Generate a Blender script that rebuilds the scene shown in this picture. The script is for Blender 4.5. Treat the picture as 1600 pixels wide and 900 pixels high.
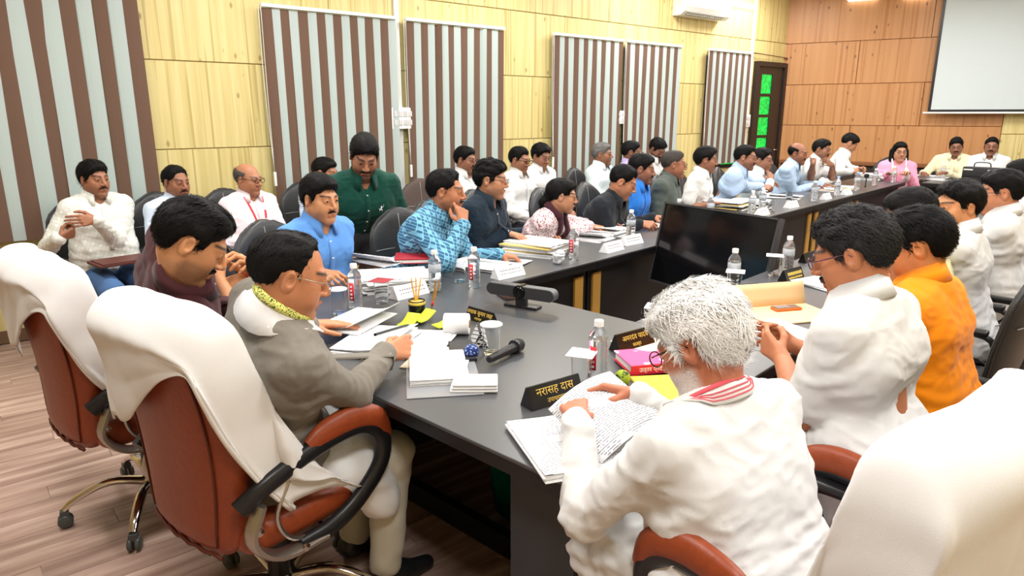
import bpy, math, random
import numpy as np
from mathutils import Vector, Matrix

# ------------------------------------------------------------------ camera, light, exposure
for _o in list(bpy.data.objects):
    bpy.data.objects.remove(_o, do_unlink=True)
SC = bpy.context.scene
COL = SC.collection
FPX, PITCH, CAM_H = 1067.7, math.radians(14.29), 1.6
CAM = bpy.data.objects.new('camera', bpy.data.cameras.new('camera'))
COL.objects.link(CAM)
CAM.data.sensor_width = 36.0
CAM.data.lens = FPX / 1600.0 * 36.0
CAM.data.clip_start = 0.05
CAM.location = (0, 0, CAM_H)
YAW = math.radians(43.16)      # the camera looks this far to the left of the tables' length
CAM.rotation_euler = (math.pi / 2 - PITCH, 0, YAW)
SC.camera = CAM
SC.view_settings.view_transform = 'Standard'
SC.view_settings.look = 'None'
SC.view_settings.gamma = 1.0
SC.view_settings.use_curve_mapping = False
SC.view_settings.exposure = 0.88
WORLD = bpy.data.worlds.new('room_world')
SC.world = WORLD
WORLD.use_nodes = True
WORLD.node_tree.nodes['Background'].inputs['Color'].default_value = (0.9, 0.95, 1.0, 1)
WORLD.node_tree.nodes['Background'].inputs['Strength'].default_value = 0.25

AT = 0.0                       # heading of the conference tables (world y)
AW = math.radians(50.35) - YAW  # heading of the long wall
AV = math.radians(31.2) - YAW
CP, SP = math.cos(PITCH), math.sin(PITCH)


def UV(u, v, z=0.0):
    """table axes (u along the long tables, v to their right) to the world"""
    return np.array([u * math.sin(AT) + v * math.cos(AT), u * math.cos(AT) - v * math.sin(AT), z])


def toUV(P):
    return np.array([P[0] * math.sin(AT) + P[1] * math.cos(AT), P[0] * math.cos(AT) - P[1] * math.sin(AT), P[2]])


def ray(x, y):
    a, b = (x - 800) / FPX, (y - 450) / FPX
    y = CP - b * SP
    return np.array([a * math.cos(YAW) - y * math.sin(YAW), a * math.sin(YAW) + y * math.cos(YAW), -SP - b * CP])


EYE = np.array([0, 0, CAM_H])


def at_z(x, y, z):
    d = ray(x, y)
    return EYE + d * ((z - CAM_H) / d[2])


def at_d(x, y, d):
    return EYE + ray(x, y) * d


def at_v(x, y, v):
    d = ray(x, y)
    return EYE + d * (v / toUV(d)[1])


def at_u(x, y, u):
    d = ray(x, y)
    return EYE + d * (u / toUV(d)[0])


WALL0 = np.array([-3.601 * math.cos(YAW) - 4.732 * math.sin(YAW), -3.601 * math.sin(YAW) + 4.732 * math.cos(YAW), 0.0])
WD = np.array([math.sin(AW), math.cos(AW), 0.0])
WN = np.array([math.cos(AW), -math.sin(AW), 0.0])
CORNER = WALL0 + WD * 10.21
FD = np.array([math.cos(AV), -math.sin(AV), 0.0])
FN = -np.array([math.sin(AV), math.cos(AV), 0.0])


def WALL(s, z, off=0.0):
    return WALL0 + WD * s + WN * off + np.array([0, 0, z])


def FAR(t, z, off=0.0):
    return CORNER + FD * t + FN * off + np.array([0, 0, z])


CEIL = 3.42
LIGHT_SPOTS = [(u, v) for u in (0.2, 2.6, 5.0, 7.4, 9.6) for v in (-4.1, -1.9, 0.4)]
for _u, _v in LIGHT_SPOTS:
    _l = bpy.data.lights.new('panel_light', 'AREA')
    _l.shape = 'SQUARE'
    _l.size = 0.58
    _l.energy = 26.0
    _l.color = (1.0, 0.985, 0.965)
    _o = bpy.data.objects.new('panel_light', _l)
    _o.location = UV(_u, _v, CEIL - 0.05)
    COL.objects.link(_o)

random.seed(7)
RNG = np.random.default_rng(7)

# ------------------------------------------------------------------ materials
MATS = {}


def mat(name, color=(0.8, 0.8, 0.8), rough=0.5, metal=0.0, spec=0.5, bump=0.0, bscale=40.0, coat=0.0, trans=0.0,
        emit=None, estr=0.0, sheen=0.0, sss=0.0, ior=1.45, stretch=(1, 1, 1), attr=None, vary=0.0, alpha=1.0):
    if name in MATS:
        return MATS[name]
    m = bpy.data.materials.new(name)
    m.use_nodes = True
    nt = m.node_tree
    b = nt.nodes['Principled BSDF']
    b.inputs['Base Color'].default_value = (*color, 1)
    b.inputs['Roughness'].default_value = rough
    b.inputs['Metallic'].default_value = metal
    b.inputs['Specular IOR Level'].default_value = spec
    b.inputs['Coat Weight'].default_value = coat
    b.inputs['Transmission Weight'].default_value = trans
    b.inputs['IOR'].default_value = ior
    b.inputs['Sheen Weight'].default_value = sheen
    b.inputs['Alpha'].default_value = alpha
    if sss:
        b.inputs['Subsurface Weight'].default_value = sss
        b.inputs['Subsurface Radius'].default_value = (0.012, 0.005, 0.003)
        b.inputs['Subsurface Scale'].default_value = 0.6
    if emit:
        b.inputs['Emission Color'].default_value = (*emit, 1)
        b.inputs['Emission Strength'].default_value = estr
    src = None
    if attr:
        a = nt.nodes.new('ShaderNodeAttribute')
        a.attribute_name = attr
        src = a.outputs['Color']
        nt.links.new(src, b.inputs['Base Color'])
    if bump or vary:
        tc = nt.nodes.new('ShaderNodeTexCoord')
        mp = nt.nodes.new('ShaderNodeMapping')
        mp.inputs['Scale'].default_value = stretch
        nz = nt.nodes.new('ShaderNodeTexNoise')
        nz.inputs['Scale'].default_value = bscale
        nz.inputs['Detail'].default_value = 4
        nt.links.new(tc.outputs['Object'], mp.inputs['Vector'])
        nt.links.new(mp.outputs['Vector'], nz.inputs['Vector'])
        if bump:
            bp = nt.nodes.new('ShaderNodeBump')
            bp.inputs['Strength'].default_value = bump
            bp.inputs['Distance'].default_value = 0.01
            nt.links.new(nz.outputs['Fac'], bp.inputs['Height'])
            nt.links.new(bp.outputs['Normal'], b.inputs['Normal'])
        if vary:
            mx = nt.nodes.new('ShaderNodeMix')
            mx.data_type = 'RGBA'
            mx.blend_type = 'MULTIPLY'
            mx.inputs['Factor'].default_value = vary
            if src:
                nt.links.new(src, mx.inputs['A'])
            else:
                mx.inputs['A'].default_value = (*color, 1)
            rp = nt.nodes.new('ShaderNodeValToRGB')
            rp.color_ramp.elements[0].position = 0.3
            rp.color_ramp.elements[0].color = (0.35, 0.35, 0.35, 1)
            rp.color_ramp.elements[1].position = 0.7
            rp.color_ramp.elements[1].color = (1, 1, 1, 1)
            nt.links.new(nz.outputs['Fac'], rp.inputs['Fac'])
            nt.links.new(rp.outputs['Color'], mx.inputs['B'])
            nt.links.new(mx.outputs['Result'], b.inputs['Base Color'])
    MATS[name] = m
    return m


def srgb(r, g, b):
    def c(x):
        x /= 255.0
        return x / 12.92 if x <= 0.04045 else ((x + 0.055) / 1.055) ** 2.4
    return (c(r), c(g), c(b))


def wood_panel(name, c_light, c_dark, c_line, c_knot, line_scale=22.0, axis='x', rough=0.45):
    """printed board with vertical grain, fine lines and knots; local x across, z up (y = thickness)"""
    m = bpy.data.materials.new(name)
    m.use_nodes = True
    nt = m.node_tree
    N, Lk = nt.nodes, nt.links
    b = N['Principled BSDF']
    b.inputs['Roughness'].default_value = rough
    tc = N.new('ShaderNodeTexCoord')
    oi = N.new('ShaderNodeObjectInfo')
    add = N.new('ShaderNodeVectorMath')
    add.operation = 'ADD'
    mul = N.new('ShaderNodeVectorMath')
    mul.operation = 'SCALE'
    mul.inputs[0].default_value = (7.3, 0, 11.9)
    Lk.new(oi.outputs['Random'], mul.inputs['Scale'])
    Lk.new(tc.outputs['Object'], add.inputs[0])
    Lk.new(mul.outputs['Vector'], add.inputs[1])

    def noise(scale, sx, sz, det=3.0):
        mp = N.new('ShaderNodeMapping')
        mp.inputs['Scale'].default_value = (sx, 1, sz)
        Lk.new(add.outputs['Vector'], mp.inputs['Vector'])
        n = N.new('ShaderNodeTexNoise')
        n.inputs['Scale'].default_value = scale
        n.inputs['Detail'].default_value = det
        Lk.new(mp.outputs['Vector'], n.inputs['Vector'])
        return n.outputs['Fac']

    def ramp(src, p0, p1, c0, c1):
        r = N.new('ShaderNodeValToRGB')
        r.color_ramp.elements[0].position = p0
        r.color_ramp.elements[1].position = p1
        r.color_ramp.elements[0].color = (*c0, 1)
        r.color_ramp.elements[1].color = (*c1, 1)
        Lk.new(src, r.inputs['Fac'])
        return r.outputs['Color']

    def mix(fac, a, bb):
        x = N.new('ShaderNodeMix')
        x.data_type = 'RGBA'
        Lk.new(fac, x.inputs['Factor'])
        for s, k in ((a, 'A'), (bb, 'B')):
            if isinstance(s, tuple):
                x.inputs[k].default_value = (*s, 1)
            else:
                Lk.new(s, x.inputs[k])
        return x.outputs['Result']
    g = ramp(noise(line_scale, 1.0, 0.035), 0.38, 0.62, c_dark, c_light)
    ln = ramp(noise(line_scale * 1.7, 1.0, 0.012, 1.0), 0.61, 0.66, (0, 0, 0), (1, 1, 1))
    base = mix(ln, g, c_line)
    mp = N.new('ShaderNodeMapping')
    mp.inputs['Scale'].default_value = (10.0, 1, 5.0)
    Lk.new(add.outputs['Vector'], mp.inputs['Vector'])
    vo = N.new('ShaderNodeTexVoronoi')
    vo.inputs['Scale'].default_value = 1.0
    vo.inputs['Randomness'].default_value = 0.9
    Lk.new(mp.outputs['Vector'], vo.inputs['Vector'])
    kn = ramp(vo.outputs['Distance'], 0.07, 0.16, (0.8, 0.8, 0.8), (0, 0, 0))
    Lk.new(mix(kn, base, c_knot), b.inputs['Base Color'])
    MATS[name] = m
    return m


# ------------------------------------------------------------------ mesh helpers
def rotz(a):
    c, s = math.cos(a), math.sin(a)
    return np.array([[c, -s, 0], [s, c, 0], [0, 0, 1.0]])


def rotx(a):
    c, s = math.cos(a), math.sin(a)
    return np.array([[1.0, 0, 0], [0, c, -s], [0, s, c]])


def roty(a):
    c, s = math.cos(a), math.sin(a)
    return np.array([[c, 0, s], [0, 1.0, 0], [-s, 0, c]])


def unit(v):
    v = np.asarray(v, float)
    return v / (np.linalg.norm(v) + 1e-12)


def frame_to(d, up=(0, 0, 1)):
    """rotation whose z column is d"""
    z = unit(d)
    x = np.cross(up, z)
    if np.linalg.norm(x) < 1e-4:
        x = np.cross((0, 1, 0), z)
    x = unit(x)
    return np.array([x, np.cross(z, x), z]).T


class MB:
    def __init__(self):
        self.v, self.f, self.m, self.n = [], [], [], 0
        self.c = []

    def add(self, v, f, M=None, t=None, mi=0, col=None):
        v = np.asarray(v, float)
        if M is not None:
            v = v @ np.asarray(M).T
        if t is not None:
            v = v + np.asarray(t)
        self.v.append(v)
        n0 = self.n
        self.f.extend([tuple(int(i) + n0 for i in q) for q in f])
        self.m.extend([mi] * len(f))
        self.n += len(v)
        if col is not None:
            self.c.append(np.broadcast_to(np.asarray(col, float), (len(v), 3)))
        return self

    def box(self, c, s, M=None, mi=0):
        x, y, z = np.asarray(s, float) / 2
        v = np.array([(a * x, b * y, d * z) for a in (-1, 1) for b in (-1, 1) for d in (-1, 1)])
        f = [(0, 1, 3, 2), (4, 6, 7, 5), (0, 4, 5, 1), (2, 3, 7, 6), (0, 2, 6, 4), (1, 5, 7, 3)]
        return self.add(v, f, M, c, mi)

    def rbox(self, c, s, r, M=None, n=2, mi=0, mid=0, warp=None):
        """rounded box; mid adds interior subdivisions"""
        h = np.asarray(s, float) / 2
        r = min(r, h.min() * 0.999)

        def axis(hh):
            a = [hh - r + r * math.tan(k / n * math.pi / 4) for k in range(n + 1)]
            lo = [-q for q in reversed(a)]
            m = [(-(hh - r)) + (2 * (hh - r)) * (k + 1) / (mid + 1) for k in range(mid)]
            out = lo + m + a
            res = [out[0]]
            for q in out[1:]:
                if q - res[-1] > 1e-7:
                    res.append(q)
            return res
        ax = [axis(q) for q in h]
        V, F = [], []
        for d in range(3):
            e, g = (d + 1) % 3, (d + 2) % 3
            for sg in (-1, 1):
                A, B = ax[e], ax[g]
                n0 = sum(len(q) for q in V)
                P = np.zeros((len(A), len(B), 3))
                P[..., d] = sg * h[d]
                P[..., e] = np.array(A)[:, None]
                P[..., g] = np.array(B)[None, :]
                V.append(P.reshape(-1, 3))
                for i in range(len(A) - 1):
                    for j in range(len(B) - 1):
                        q = [n0 + i * len(B) + j, n0 + (i + 1) * len(B) + j, n0 + (i + 1) * len(B) + j + 1, n0 + i * len(B) + j + 1]
                        F.append(tuple(q) if sg > 0 else tuple(reversed(q)))
        P = np.concatenate(V)
        inn = np.clip(P, -(h - r), h - r)
        dd = P - inn
        ln = np.linalg.norm(dd, axis=1, keepdims=True)
        P = inn + np.where(ln > 1e-9, dd / np.maximum(ln, 1e-9) * r, 0)
        # weld
        key = np.round(P, 6)
        uq, inv = np.unique(key, axis=0, return_inverse=True)
        inv = inv.reshape(-1)
        F = [tuple(inv[list(q)]) for q in F]
        F = [q for q in F if len(set(q)) == 4]
        if warp is not None:
            uq = warp(uq)
        return self.add(uq, F, M, c, mi)

    def tube(self, pts, r, n=8, mi=0, closed=False, cap=True, flat=None, up=(0, 0, 1)):
        pts = np.asarray(pts, float)
        k = len(pts)
        r = np.broadcast_to(np.asarray(r, float), (k,))
        V = []
        px = None
        for i in range(k):
            a = pts[(i - 1) % k] if (closed or i > 0) else pts[i]
            b = pts[(i + 1) % k] if (closed or i < k - 1) else pts[i]
            d = unit(b - a)
            if px is None:
                x = np.cross(up, d)
                if np.linalg.norm(x) < 0.05:
                    x = np.cross((1, 0, 0.3), d)
            else:
                x = px - d * (px @ d)
            x = unit(x)
            px = x
            y = np.cross(d, x)
            for j in range(n):
                t = 2 * math.pi * (j + 0.5) / n
                sx, sy = (1, 1) if flat is None else flat
                V.append(pts[i] + r[i] * (math.cos(t) * x * sx + math.sin(t) * y * sy))
        F = []
        for i in range(k if closed else k - 1):
            for j in range(n):
                a, b = i * n + j, i * n + (j + 1) % n
                c, d = ((i + 1) % k) * n + (j + 1) % n, ((i + 1) % k) * n + j
                F.append((a, b, c, d))
        if cap and not closed:
            F.append(tuple(range(n - 1, -1, -1)))
            F.append(tuple((k - 1) * n + j for j in range(n)))
        return self.add(V, F, mi=mi)

    def lathe(self, prof, n=20, c=(0, 0, 0), M=None, mi=0):
        V, F = [], []
        for (r, z) in prof:
            for j in range(n):
                t = 2 * math.pi * j / n
                V.append((r * math.cos(t), r * math.sin(t), z))
        for i in range(len(prof) - 1):
            for j in range(n):
                F.append((i * n + j, i * n + (j + 1) % n, (i + 1) * n + (j + 1) % n, (i + 1) * n + j))
        if prof[0][0] > 1e-5:
            F.append(tuple(range(n - 1, -1, -1)))
        if prof[-1][0] > 1e-5:
            F.append(tuple((len(prof) - 1) * n + j for j in range(n)))
        return self.add(V, F, M, c, mi)

    def sheet(self, P, th=0.0, mi=0):
        """grid of points (a,b,3) as a surface with thickness"""
        P = np.asarray(P, float)
        a, b = P.shape[:2]
        du = np.gradient(P, axis=0)
        dv = np.gradient(P, axis=1)
        nn = np.cross(du, dv)
        nn /= (np.linalg.norm(nn, axis=2, keepdims=True) + 1e-12)
        top = (P + nn * th / 2).reshape(-1, 3)
        F = []
        for i in range(a - 1):
            for j in range(b - 1):
                F.append((i * b + j, (i + 1) * b + j, (i + 1) * b + j + 1, i * b + j + 1))
        if th <= 0:
            return self.add(top, F, mi=mi)
        bot = (P - nn * th / 2).reshape(-1, 3)
        o = a * b
        G = list(F) + [tuple(o + i for i in reversed(q)) for q in F]
        rim = [(i, 0) for i in range(a)] + [(a - 1, j) for j in range(1, b)] + [(i, b - 1) for i in range(a - 2, -1, -1)] + [(0, j) for j in range(b - 2, 0, -1)]
        ids = [i * b + j for i, j in rim]
        for k in range(len(ids)):
            p, q = ids[k], ids[(k + 1) % len(ids)]
            G.append((q, p, p + o, q + o))
        return self.add(np.concatenate([top, bot]), G, mi=mi)

    def prism(self, poly, depth, M=None, t=None, mi=0):
        """polygon in local xz extruded along y"""
        n = len(poly)
        V = [(x, -depth / 2, z) for x, z in poly] + [(x, depth / 2, z) for x, z in poly]
        F = [tuple(range(n)), tuple(range(2 * n - 1, n - 1, -1))]
        for i in range(n):
            j = (i + 1) % n
            F.append((j, i, i + n, j + n))
        return self.add(V, F, M, t, mi)

    def build(self, name, mats, parent=None, smooth=False, ang=None):
        v = np.concatenate(self.v) if self.v else np.zeros((0, 3))
        me = bpy.data.meshes.new(name)
        me.from_pydata(v.tolist(), [], self.f)
        if not isinstance(mats, (list, tuple)):
            mats = [mats]
        for m in mats:
            me.materials.append(m)
        if len(mats) > 1:
            me.polygons.foreach_set('material_index', self.m)
        if self.c:
            at = me.attributes.new('Col', 'FLOAT_COLOR', 'POINT')
            c = np.concatenate(self.c)
            at.data.foreach_set('color', np.concatenate([c, np.ones((len(c), 1))], 1).ravel())
        if smooth:
            me.polygons.foreach_set('use_smooth', [True] * len(me.polygons))
            if ang:
                me.set_sharp_from_angle(angle=math.radians(ang))
        me.update()
        return link(name, me, parent)


def link(name, me, parent=None):
    o = bpy.data.objects.new(name, me)
    COL.objects.link(o)
    if parent is not None:
        o.parent = parent
    return o


def tag(o, label, cat, group=None):
    o['label'] = label
    o['category'] = cat
    if group:
        o['group'] = group
    return o


def struct(o, label=None):
    o['kind'] = 'structure'
    if label:
        o['label'] = label
    return o


def thing(name, label, cat, loc=(0, 0, 0), az=0.0, group=None):
    o = bpy.data.objects.new(name, None)
    o.empty_display_size = 0.1
    COL.objects.link(o)
    o.location = tuple(float(q) for q in loc)
    o.rotation_euler = (0, 0, -az)
    return tag(o, label, cat, group)


def put(o, loc, az=0.0):
    o.location = tuple(float(q) for q in loc)
    o.rotation_euler = (0, 0, -az)
    return o


def copy_tree(o, parent=None):
    c = o.copy()
    COL.objects.link(c)
    c.parent = parent
    for ch in o.children:
        copy_tree(ch, c)
    return c


def smooth_path(pts, n=6):
    """Catmull-Rom through the points"""
    P = np.asarray(pts, float)
    P = np.concatenate([[2 * P[0] - P[1]], P, [2 * P[-1] - P[-2]]])
    out = []
    for i in range(1, len(P) - 2):
        for k in range(n):
            t = k / n
            a, b, c, d = P[i - 1], P[i], P[i + 1], P[i + 2]
            out.append(0.5 * ((2 * b) + (-a + c) * t + (2 * a - 5 * b + 4 * c - d) * t * t + (-a + 3 * b - 3 * c + d) * t ** 3))
    out.append(P[-2])
    return np.array(out)


# common materials
WHITE = mat('white_plastic', (0.85, 0.86, 0.85), 0.4)
BLACK = mat('black_plastic', (0.012, 0.012, 0.014), 0.35)
CHROME = mat('chrome', (0.72, 0.68, 0.62), 0.12, 1.0)
PAPER = mat('paper', (0.86, 0.86, 0.86), 0.8)
PAPER2 = mat('grey_paper', (0.66, 0.67, 0.68), 0.8)
MANILA = mat('manila_card', srgb(226, 196, 150), 0.75)
LAMINATE = mat('black_laminate', (0.058, 0.060, 0.065), 0.33, bump=0.01, bscale=300, spec=0.9)
EDGE = mat('black_edge', (0.008, 0.008, 0.009), 0.35)
GOLD = mat('gold_strip', srgb(196, 150, 70), 0.45)
LEATHER = mat('brown_leather', srgb(148, 66, 32), 0.42, bump=0.12, bscale=60, vary=0.25)
BLEATHER = mat('black_leather', (0.022, 0.023, 0.025), 0.42, bump=0.15, bscale=120)
TOWEL = mat('white_towel', (0.78, 0.775, 0.765), 0.95, bump=0.15, bscale=700, sheen=0.2)
GLASS = mat('clear_glass', (0.95, 0.97, 0.98), 0.03, trans=1.0, ior=1.3)
BOTTLE = mat('bottle_plastic', (0.93, 0.95, 0.97), 0.12, trans=0.92, ior=1.2)
RED = mat('red_print', srgb(215, 30, 45), 0.5)
GREENLIGHT = mat('green_window_light', (0.0, 0.2, 0.03), 0.3, emit=(0.0, 0.62, 0.09), estr=1.1)
# ------------------------------------------------------------------ room shell
YPANEL = wood_panel('yellow_grain_board', srgb(220, 204, 144), srgb(208, 190, 126), srgb(188, 168, 104), srgb(152, 124, 76))
OPANEL = wood_panel('orange_pine_board', srgb(190, 138, 90), srgb(182, 129, 80), srgb(170, 116, 68), srgb(98, 58, 36), 16.0)
WSUB = mat('wall_backing', srgb(150, 128, 80), 0.8)
OSUB = mat('orange_wall_backing', srgb(120, 74, 40), 0.8)


def wall_slab(name, P, D, N, length, m, thick=0.12, h=CEIL):
    b = MB()
    b.box((length / 2, 0, h / 2), (length, thick, h))
    o = b.build(name, m)
    o.matrix_world = Matrix(((D[0], N[0], 0, P[0] - N[0] * thick / 2), (D[1], N[1], 0, P[1] - N[1] * thick / 2), (0, 0, 1, 0), (0, 0, 0, 1)))
    return struct(o)


PANEL_MESH = {}


def panel_piece(parent, w, h, m, x, y, z, th=0.012, name='panel'):
    k = (round(w, 3), round(h, 3), m.name, th)
    if k not in PANEL_MESH:
        b = MB()
        e = 0.003
        wv, hv = w / 2 - 0.0025, h / 2 - 0.0025
        V = []
        for (dx, dy) in ((0, 0), (e, th)):
            for sx, sz in ((-1, -1), (1, -1), (1, 1), (-1, 1)):
                V.append((sx * (wv - dx), dy, sz * (hv - dx)))
        F = [(3, 2, 1, 0), (4, 5, 6, 7)] + [(i, (i + 1) % 4, 4 + (i + 1) % 4, 4 + i) for i in range(4)]
        b.add(V, F)
        ob = b.build(name, m)
        PANEL_MESH[k] = ob.data
        bpy.data.objects.remove(ob)
    o = bpy.data.objects.new(name, PANEL_MESH[k])
    COL.objects.link(o)
    o.parent = parent
    o.location = (x, y, z)
    return o


L0 = -6.2
wall_left = wall_slab('wall_left', WALL(L0, 0), WD, WN, 10.21 - L0, WSUB)
ROWS = [(0.0, 0.66), (0.66, 1.33), (1.33, 2.0), (2.0, 2.66), (2.66, CEIL)]
for r, (z0, z1) in enumerate(ROWS):
    x = L0 + (0.55 if r % 2 else 0)
    first = True
    while x < 10.2:
        w = min(2.06, 10.2 - x)
        if first and r % 2:
            panel_piece(wall_left, 0.55, z1 - z0, YPANEL, 0.275, 0.06, (z0 + z1) / 2)
            first = False
        panel_piece(wall_left, w, z1 - z0, YPANEL, x + w / 2 - L0, 0.06, (z0 + z1) / 2)
        x += w
TOFF = 0.012          # face of the panels

FLEN = 9.2
wall_far = wall_slab('wall_far', FAR(0, 0), FD, FN, FLEN, OSUB)
FROWS = [(0.0, 0.82), (0.82, 1.43), (1.43, 2.04), (2.04, 2.65), (2.65, CEIL)]
for r, (z0, z1) in enumerate(FROWS):
    cuts = [0.0, 1.05, 2.95] if r % 2 else [0.0, 1.95, 2.95]
    for a, c in zip(cuts[:-1], cuts[1:]):
        panel_piece(wall_far, c - a, z1 - z0, OPANEL, (a + c) / 2, 0.06, (z0 + z1) / 2)
for z0, z1 in ROWS:
    for a, c in ((2.95, 5.0), (5.0, 7.1), (7.1, FLEN)):
        panel_piece(wall_far, c - a, z1 - z0, YPANEL, (a + c) / 2, 0.06, (z0 + z1) / 2)
RW0 = WALL(L0, 0, 8.6)
wall_right = wall_slab('wall_right', WALL0 + WD * 14.0 + WN * 8.6, -WD, -WN, 14.0 - L0, mat('yellow_paint', srgb(226, 210, 150), 0.6))
wall_back = wall_slab('wall_back', WALL(L0, 0, 8.6), -WN, WD, 8.6, mat('yellow_paint', srgb(226, 210, 150), 0.6))

# ceiling and its light panels
ce = MB()
cc = WALL(4.0, CEIL + 0.06, 4.3)
ce.box((0, 0, 0), (9.4, 21.5, 0.12))
ceiling = struct(put(ce.build('ceiling', mat('white_ceiling', (0.86, 0.86, 0.84), 0.9)), cc, AW))
for i, (u, v) in enumerate(LIGHT_SPOTS):
    p = thing('ceiling_light', 'square white LED panel light fixed to the ceiling', 'ceiling light', UV(u, v, CEIL), AT, 'ceiling panel lights')
    f = MB()
    for sx in (-1, 1):
        f.box((sx * 0.305, 0, -0.018), (0.02, 0.63, 0.036))
        f.box((0, sx * 0.305, -0.018), (0.59, 0.02, 0.036))
    f.build('frame', WHITE, p)
    MB().box((0, 0, -0.012), (0.59, 0.59, 0.02)).build('diffuser', mat('lit_diffuser', (0.9, 0.9, 0.9), 0.5, emit=(1, 0.97, 0.92), estr=3.0), p)

# floor: a slab with laminate planks laid over the visible side
FLOORM = None


def plank_material():
    m = bpy.data.materials.new('laminate_plank')
    m.use_nodes = True
    nt = m.node_tree
    N, Lk = nt.nodes, nt.links
    b = N['Principled BSDF']
    b.inputs['Roughness'].default_value = 0.34
    tc = N.new('ShaderNodeTexCoord')
    oi = N.new('ShaderNodeObjectInfo')
    sc = N.new('ShaderNodeVectorMath')
    sc.operation = 'SCALE'
    sc.inputs[0].default_value = (13.0, 41.0, 0)
    Lk.new(oi.outputs['Random'], sc.inputs['Scale'])
    ad = N.new('ShaderNodeVectorMath')
    ad.operation = 'ADD'
    Lk.new(tc.outputs['Object'], ad.inputs[0])
    Lk.new(sc.outputs['Vector'], ad.inputs[1])
    mp = N.new('ShaderNodeMapping')
    mp.inputs['Scale'].default_value = (1, 0.09, 1)
    Lk.new(ad.outputs['Vector'], mp.inputs['Vector'])
    n1 = N.new('ShaderNodeTexNoise')
    n1.inputs['Scale'].default_value = 16
    n1.inputs['Detail'].default_value = 5
    Lk.new(mp.outputs['Vector'], n1.inputs['Vector'])
    r = N.new('ShaderNodeValToRGB')
    e = r.color_ramp.elements
    e[0].position, e[0].color = 0.32, (*srgb(136, 108, 96), 1)
    e[1].position, e[1].color = 0.72, (*srgb(200, 176, 160), 1)
    k = r.color_ramp.elements.new(0.52)
    k.color = (*srgb(166, 138, 124), 1)
    Lk.new(n1.outputs['Fac'], r.inputs['Fac'])
    Lk.new(r.outputs['Color'], b.inputs['Base Color'])
    bp = N.new('ShaderNodeBump')
    bp.inputs['Strength'].default_value = 0.08
    bp.inputs['Distance'].default_value = 0.003
    Lk.new(n1.outputs['Fac'], bp.inputs['Height'])
    Lk.new(bp.outputs['Normal'], b.inputs['Normal'])
    return m


PLANKM = plank_material()
fl = MB()
fl.box((0, 0, -0.06), (9.4, 21.5, 0.104))
floor = struct(put(fl.build('floor', PLANKM), WALL(4.0, 0, 4.3), AW))
PW, PL = 0.128, 1.22
pm = MB()
pm.box((0, 0, -0.004), (PW - 0.002, PL - 0.002, 0.008))
po = pm.build('plank', PLANKM)
pmesh = po.data
bpy.data.objects.remove(po)
for i in range(39):
    a = -4.2 + (i + 0.5) * PW         # across: offset from the floor centre, local x
    off = (i * 0.47) % PL
    for j in range(5):
        y = -5.1 + off + j * PL
        p = bpy.data.objects.new('plank', pmesh)
        COL.objects.link(p)
        p.parent = floor
        p.location = (a, y, 0.0)

# skirting under the long wall
sk = MB()
sk.box((0, 0, 0.045), (10.1 - L0, 0.012, 0.09))
bl = sk.build('baseboard_left', mat('brown_skirting', srgb(110, 84, 60), 0.6))
struct(put(bl, WALL((10.1 + L0) / 2, 0, 0.02), AW - math.pi / 2))

# ------------------------------------------------------------------ windows behind the blinds
WAZ = AW - math.pi / 2      # local x along the wall, local y INTO the wall is -? (x = WD, y = -WN)


def wall_mat(s, z, off):
    """local x along the wall, local y out of the wall, z up"""
    P = WALL(s, z, off)
    return Matrix(((WD[0], WN[0], 0, P[0]), (WD[1], WN[1], 0, P[1]), (0, 0, 1, P[2]), (0, 0, 0, 1)))


def far_mat(t, z, off):
    P = FAR(t, z, off)
    return Matrix(((FD[0], FN[0], 0, P[0]), (FD[1], FN[1], 0, P[1]), (0, 0, 1, P[2]), (0, 0, 0, 1)))


FRAMEM = mat('dark_window_frame', (0.02, 0.018, 0.016), 0.5)


def green_pane():
    m = bpy.data.materials.new('green_lit_pane')
    m.use_nodes = True
    nt = m.node_tree
    b = nt.nodes['Principled BSDF']
    b.inputs['Base Color'].default_value = (0, 0.15, 0.02, 1)
    b.inputs['Roughness'].default_value = 0.2
    n = nt.nodes.new('ShaderNodeTexNoise')
    n.inputs['Scale'].default_value = 26
    n.inputs['Detail'].default_value = 3
    tc = nt.nodes.new('ShaderNodeTexCoord')
    nt.links.new(tc.outputs['Object'], n.inputs['Vector'])
    r = nt.nodes.new('ShaderNodeValToRGB')
    r.color_ramp.elements[0].position = 0.35
    r.color_ramp.elements[0].color = (0.0, 0.28, 0.03, 1)
    r.color_ramp.elements[1].position = 0.7
    r.color_ramp.elements[1].color = (0.004, 0.75, 0.09, 1)
    nt.links.new(n.outputs['Fac'], r.inputs['Fac'])
    nt.links.new(r.outputs['Color'], b.inputs['Emission Color'])
    b.inputs['Emission Strength'].default_value = 0.75
    return m


PANE = green_pane()


def window(n, s0, s1, z0=0.85, z1=2.36):
    root = bpy.data.objects.new('window_%d' % n, None)
    COL.objects.link(root)
    root.matrix_world = wall_mat((s0 + s1) / 2, 0, TOFF)
    struct(root)
    w = s1 - s0
    f = MB()
    for x in (-w / 2, 0, w / 2):
        f.box((x, 0.012, (z0 + z1) / 2), (0.05, 0.024, z1 - z0 + 0.05))
    for z in (z0, (z0 * 0.4 + z1 * 0.6), z1):
        f.box((0, 0.0121, z), (w, 0.022, 0.05))
    f.build('window_frame', FRAMEM, root)
    for x in (-w / 4, w / 4):
        for za, zb in ((z0, z0 * 0.4 + z1 * 0.6), (z0 * 0.4 + z1 * 0.6, z1)):
            MB().box((x, 0.006, (za + zb) / 2), (w / 2 - 0.05, 0.008, zb - za - 0.05)).build('pane', PANE, root)


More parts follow.
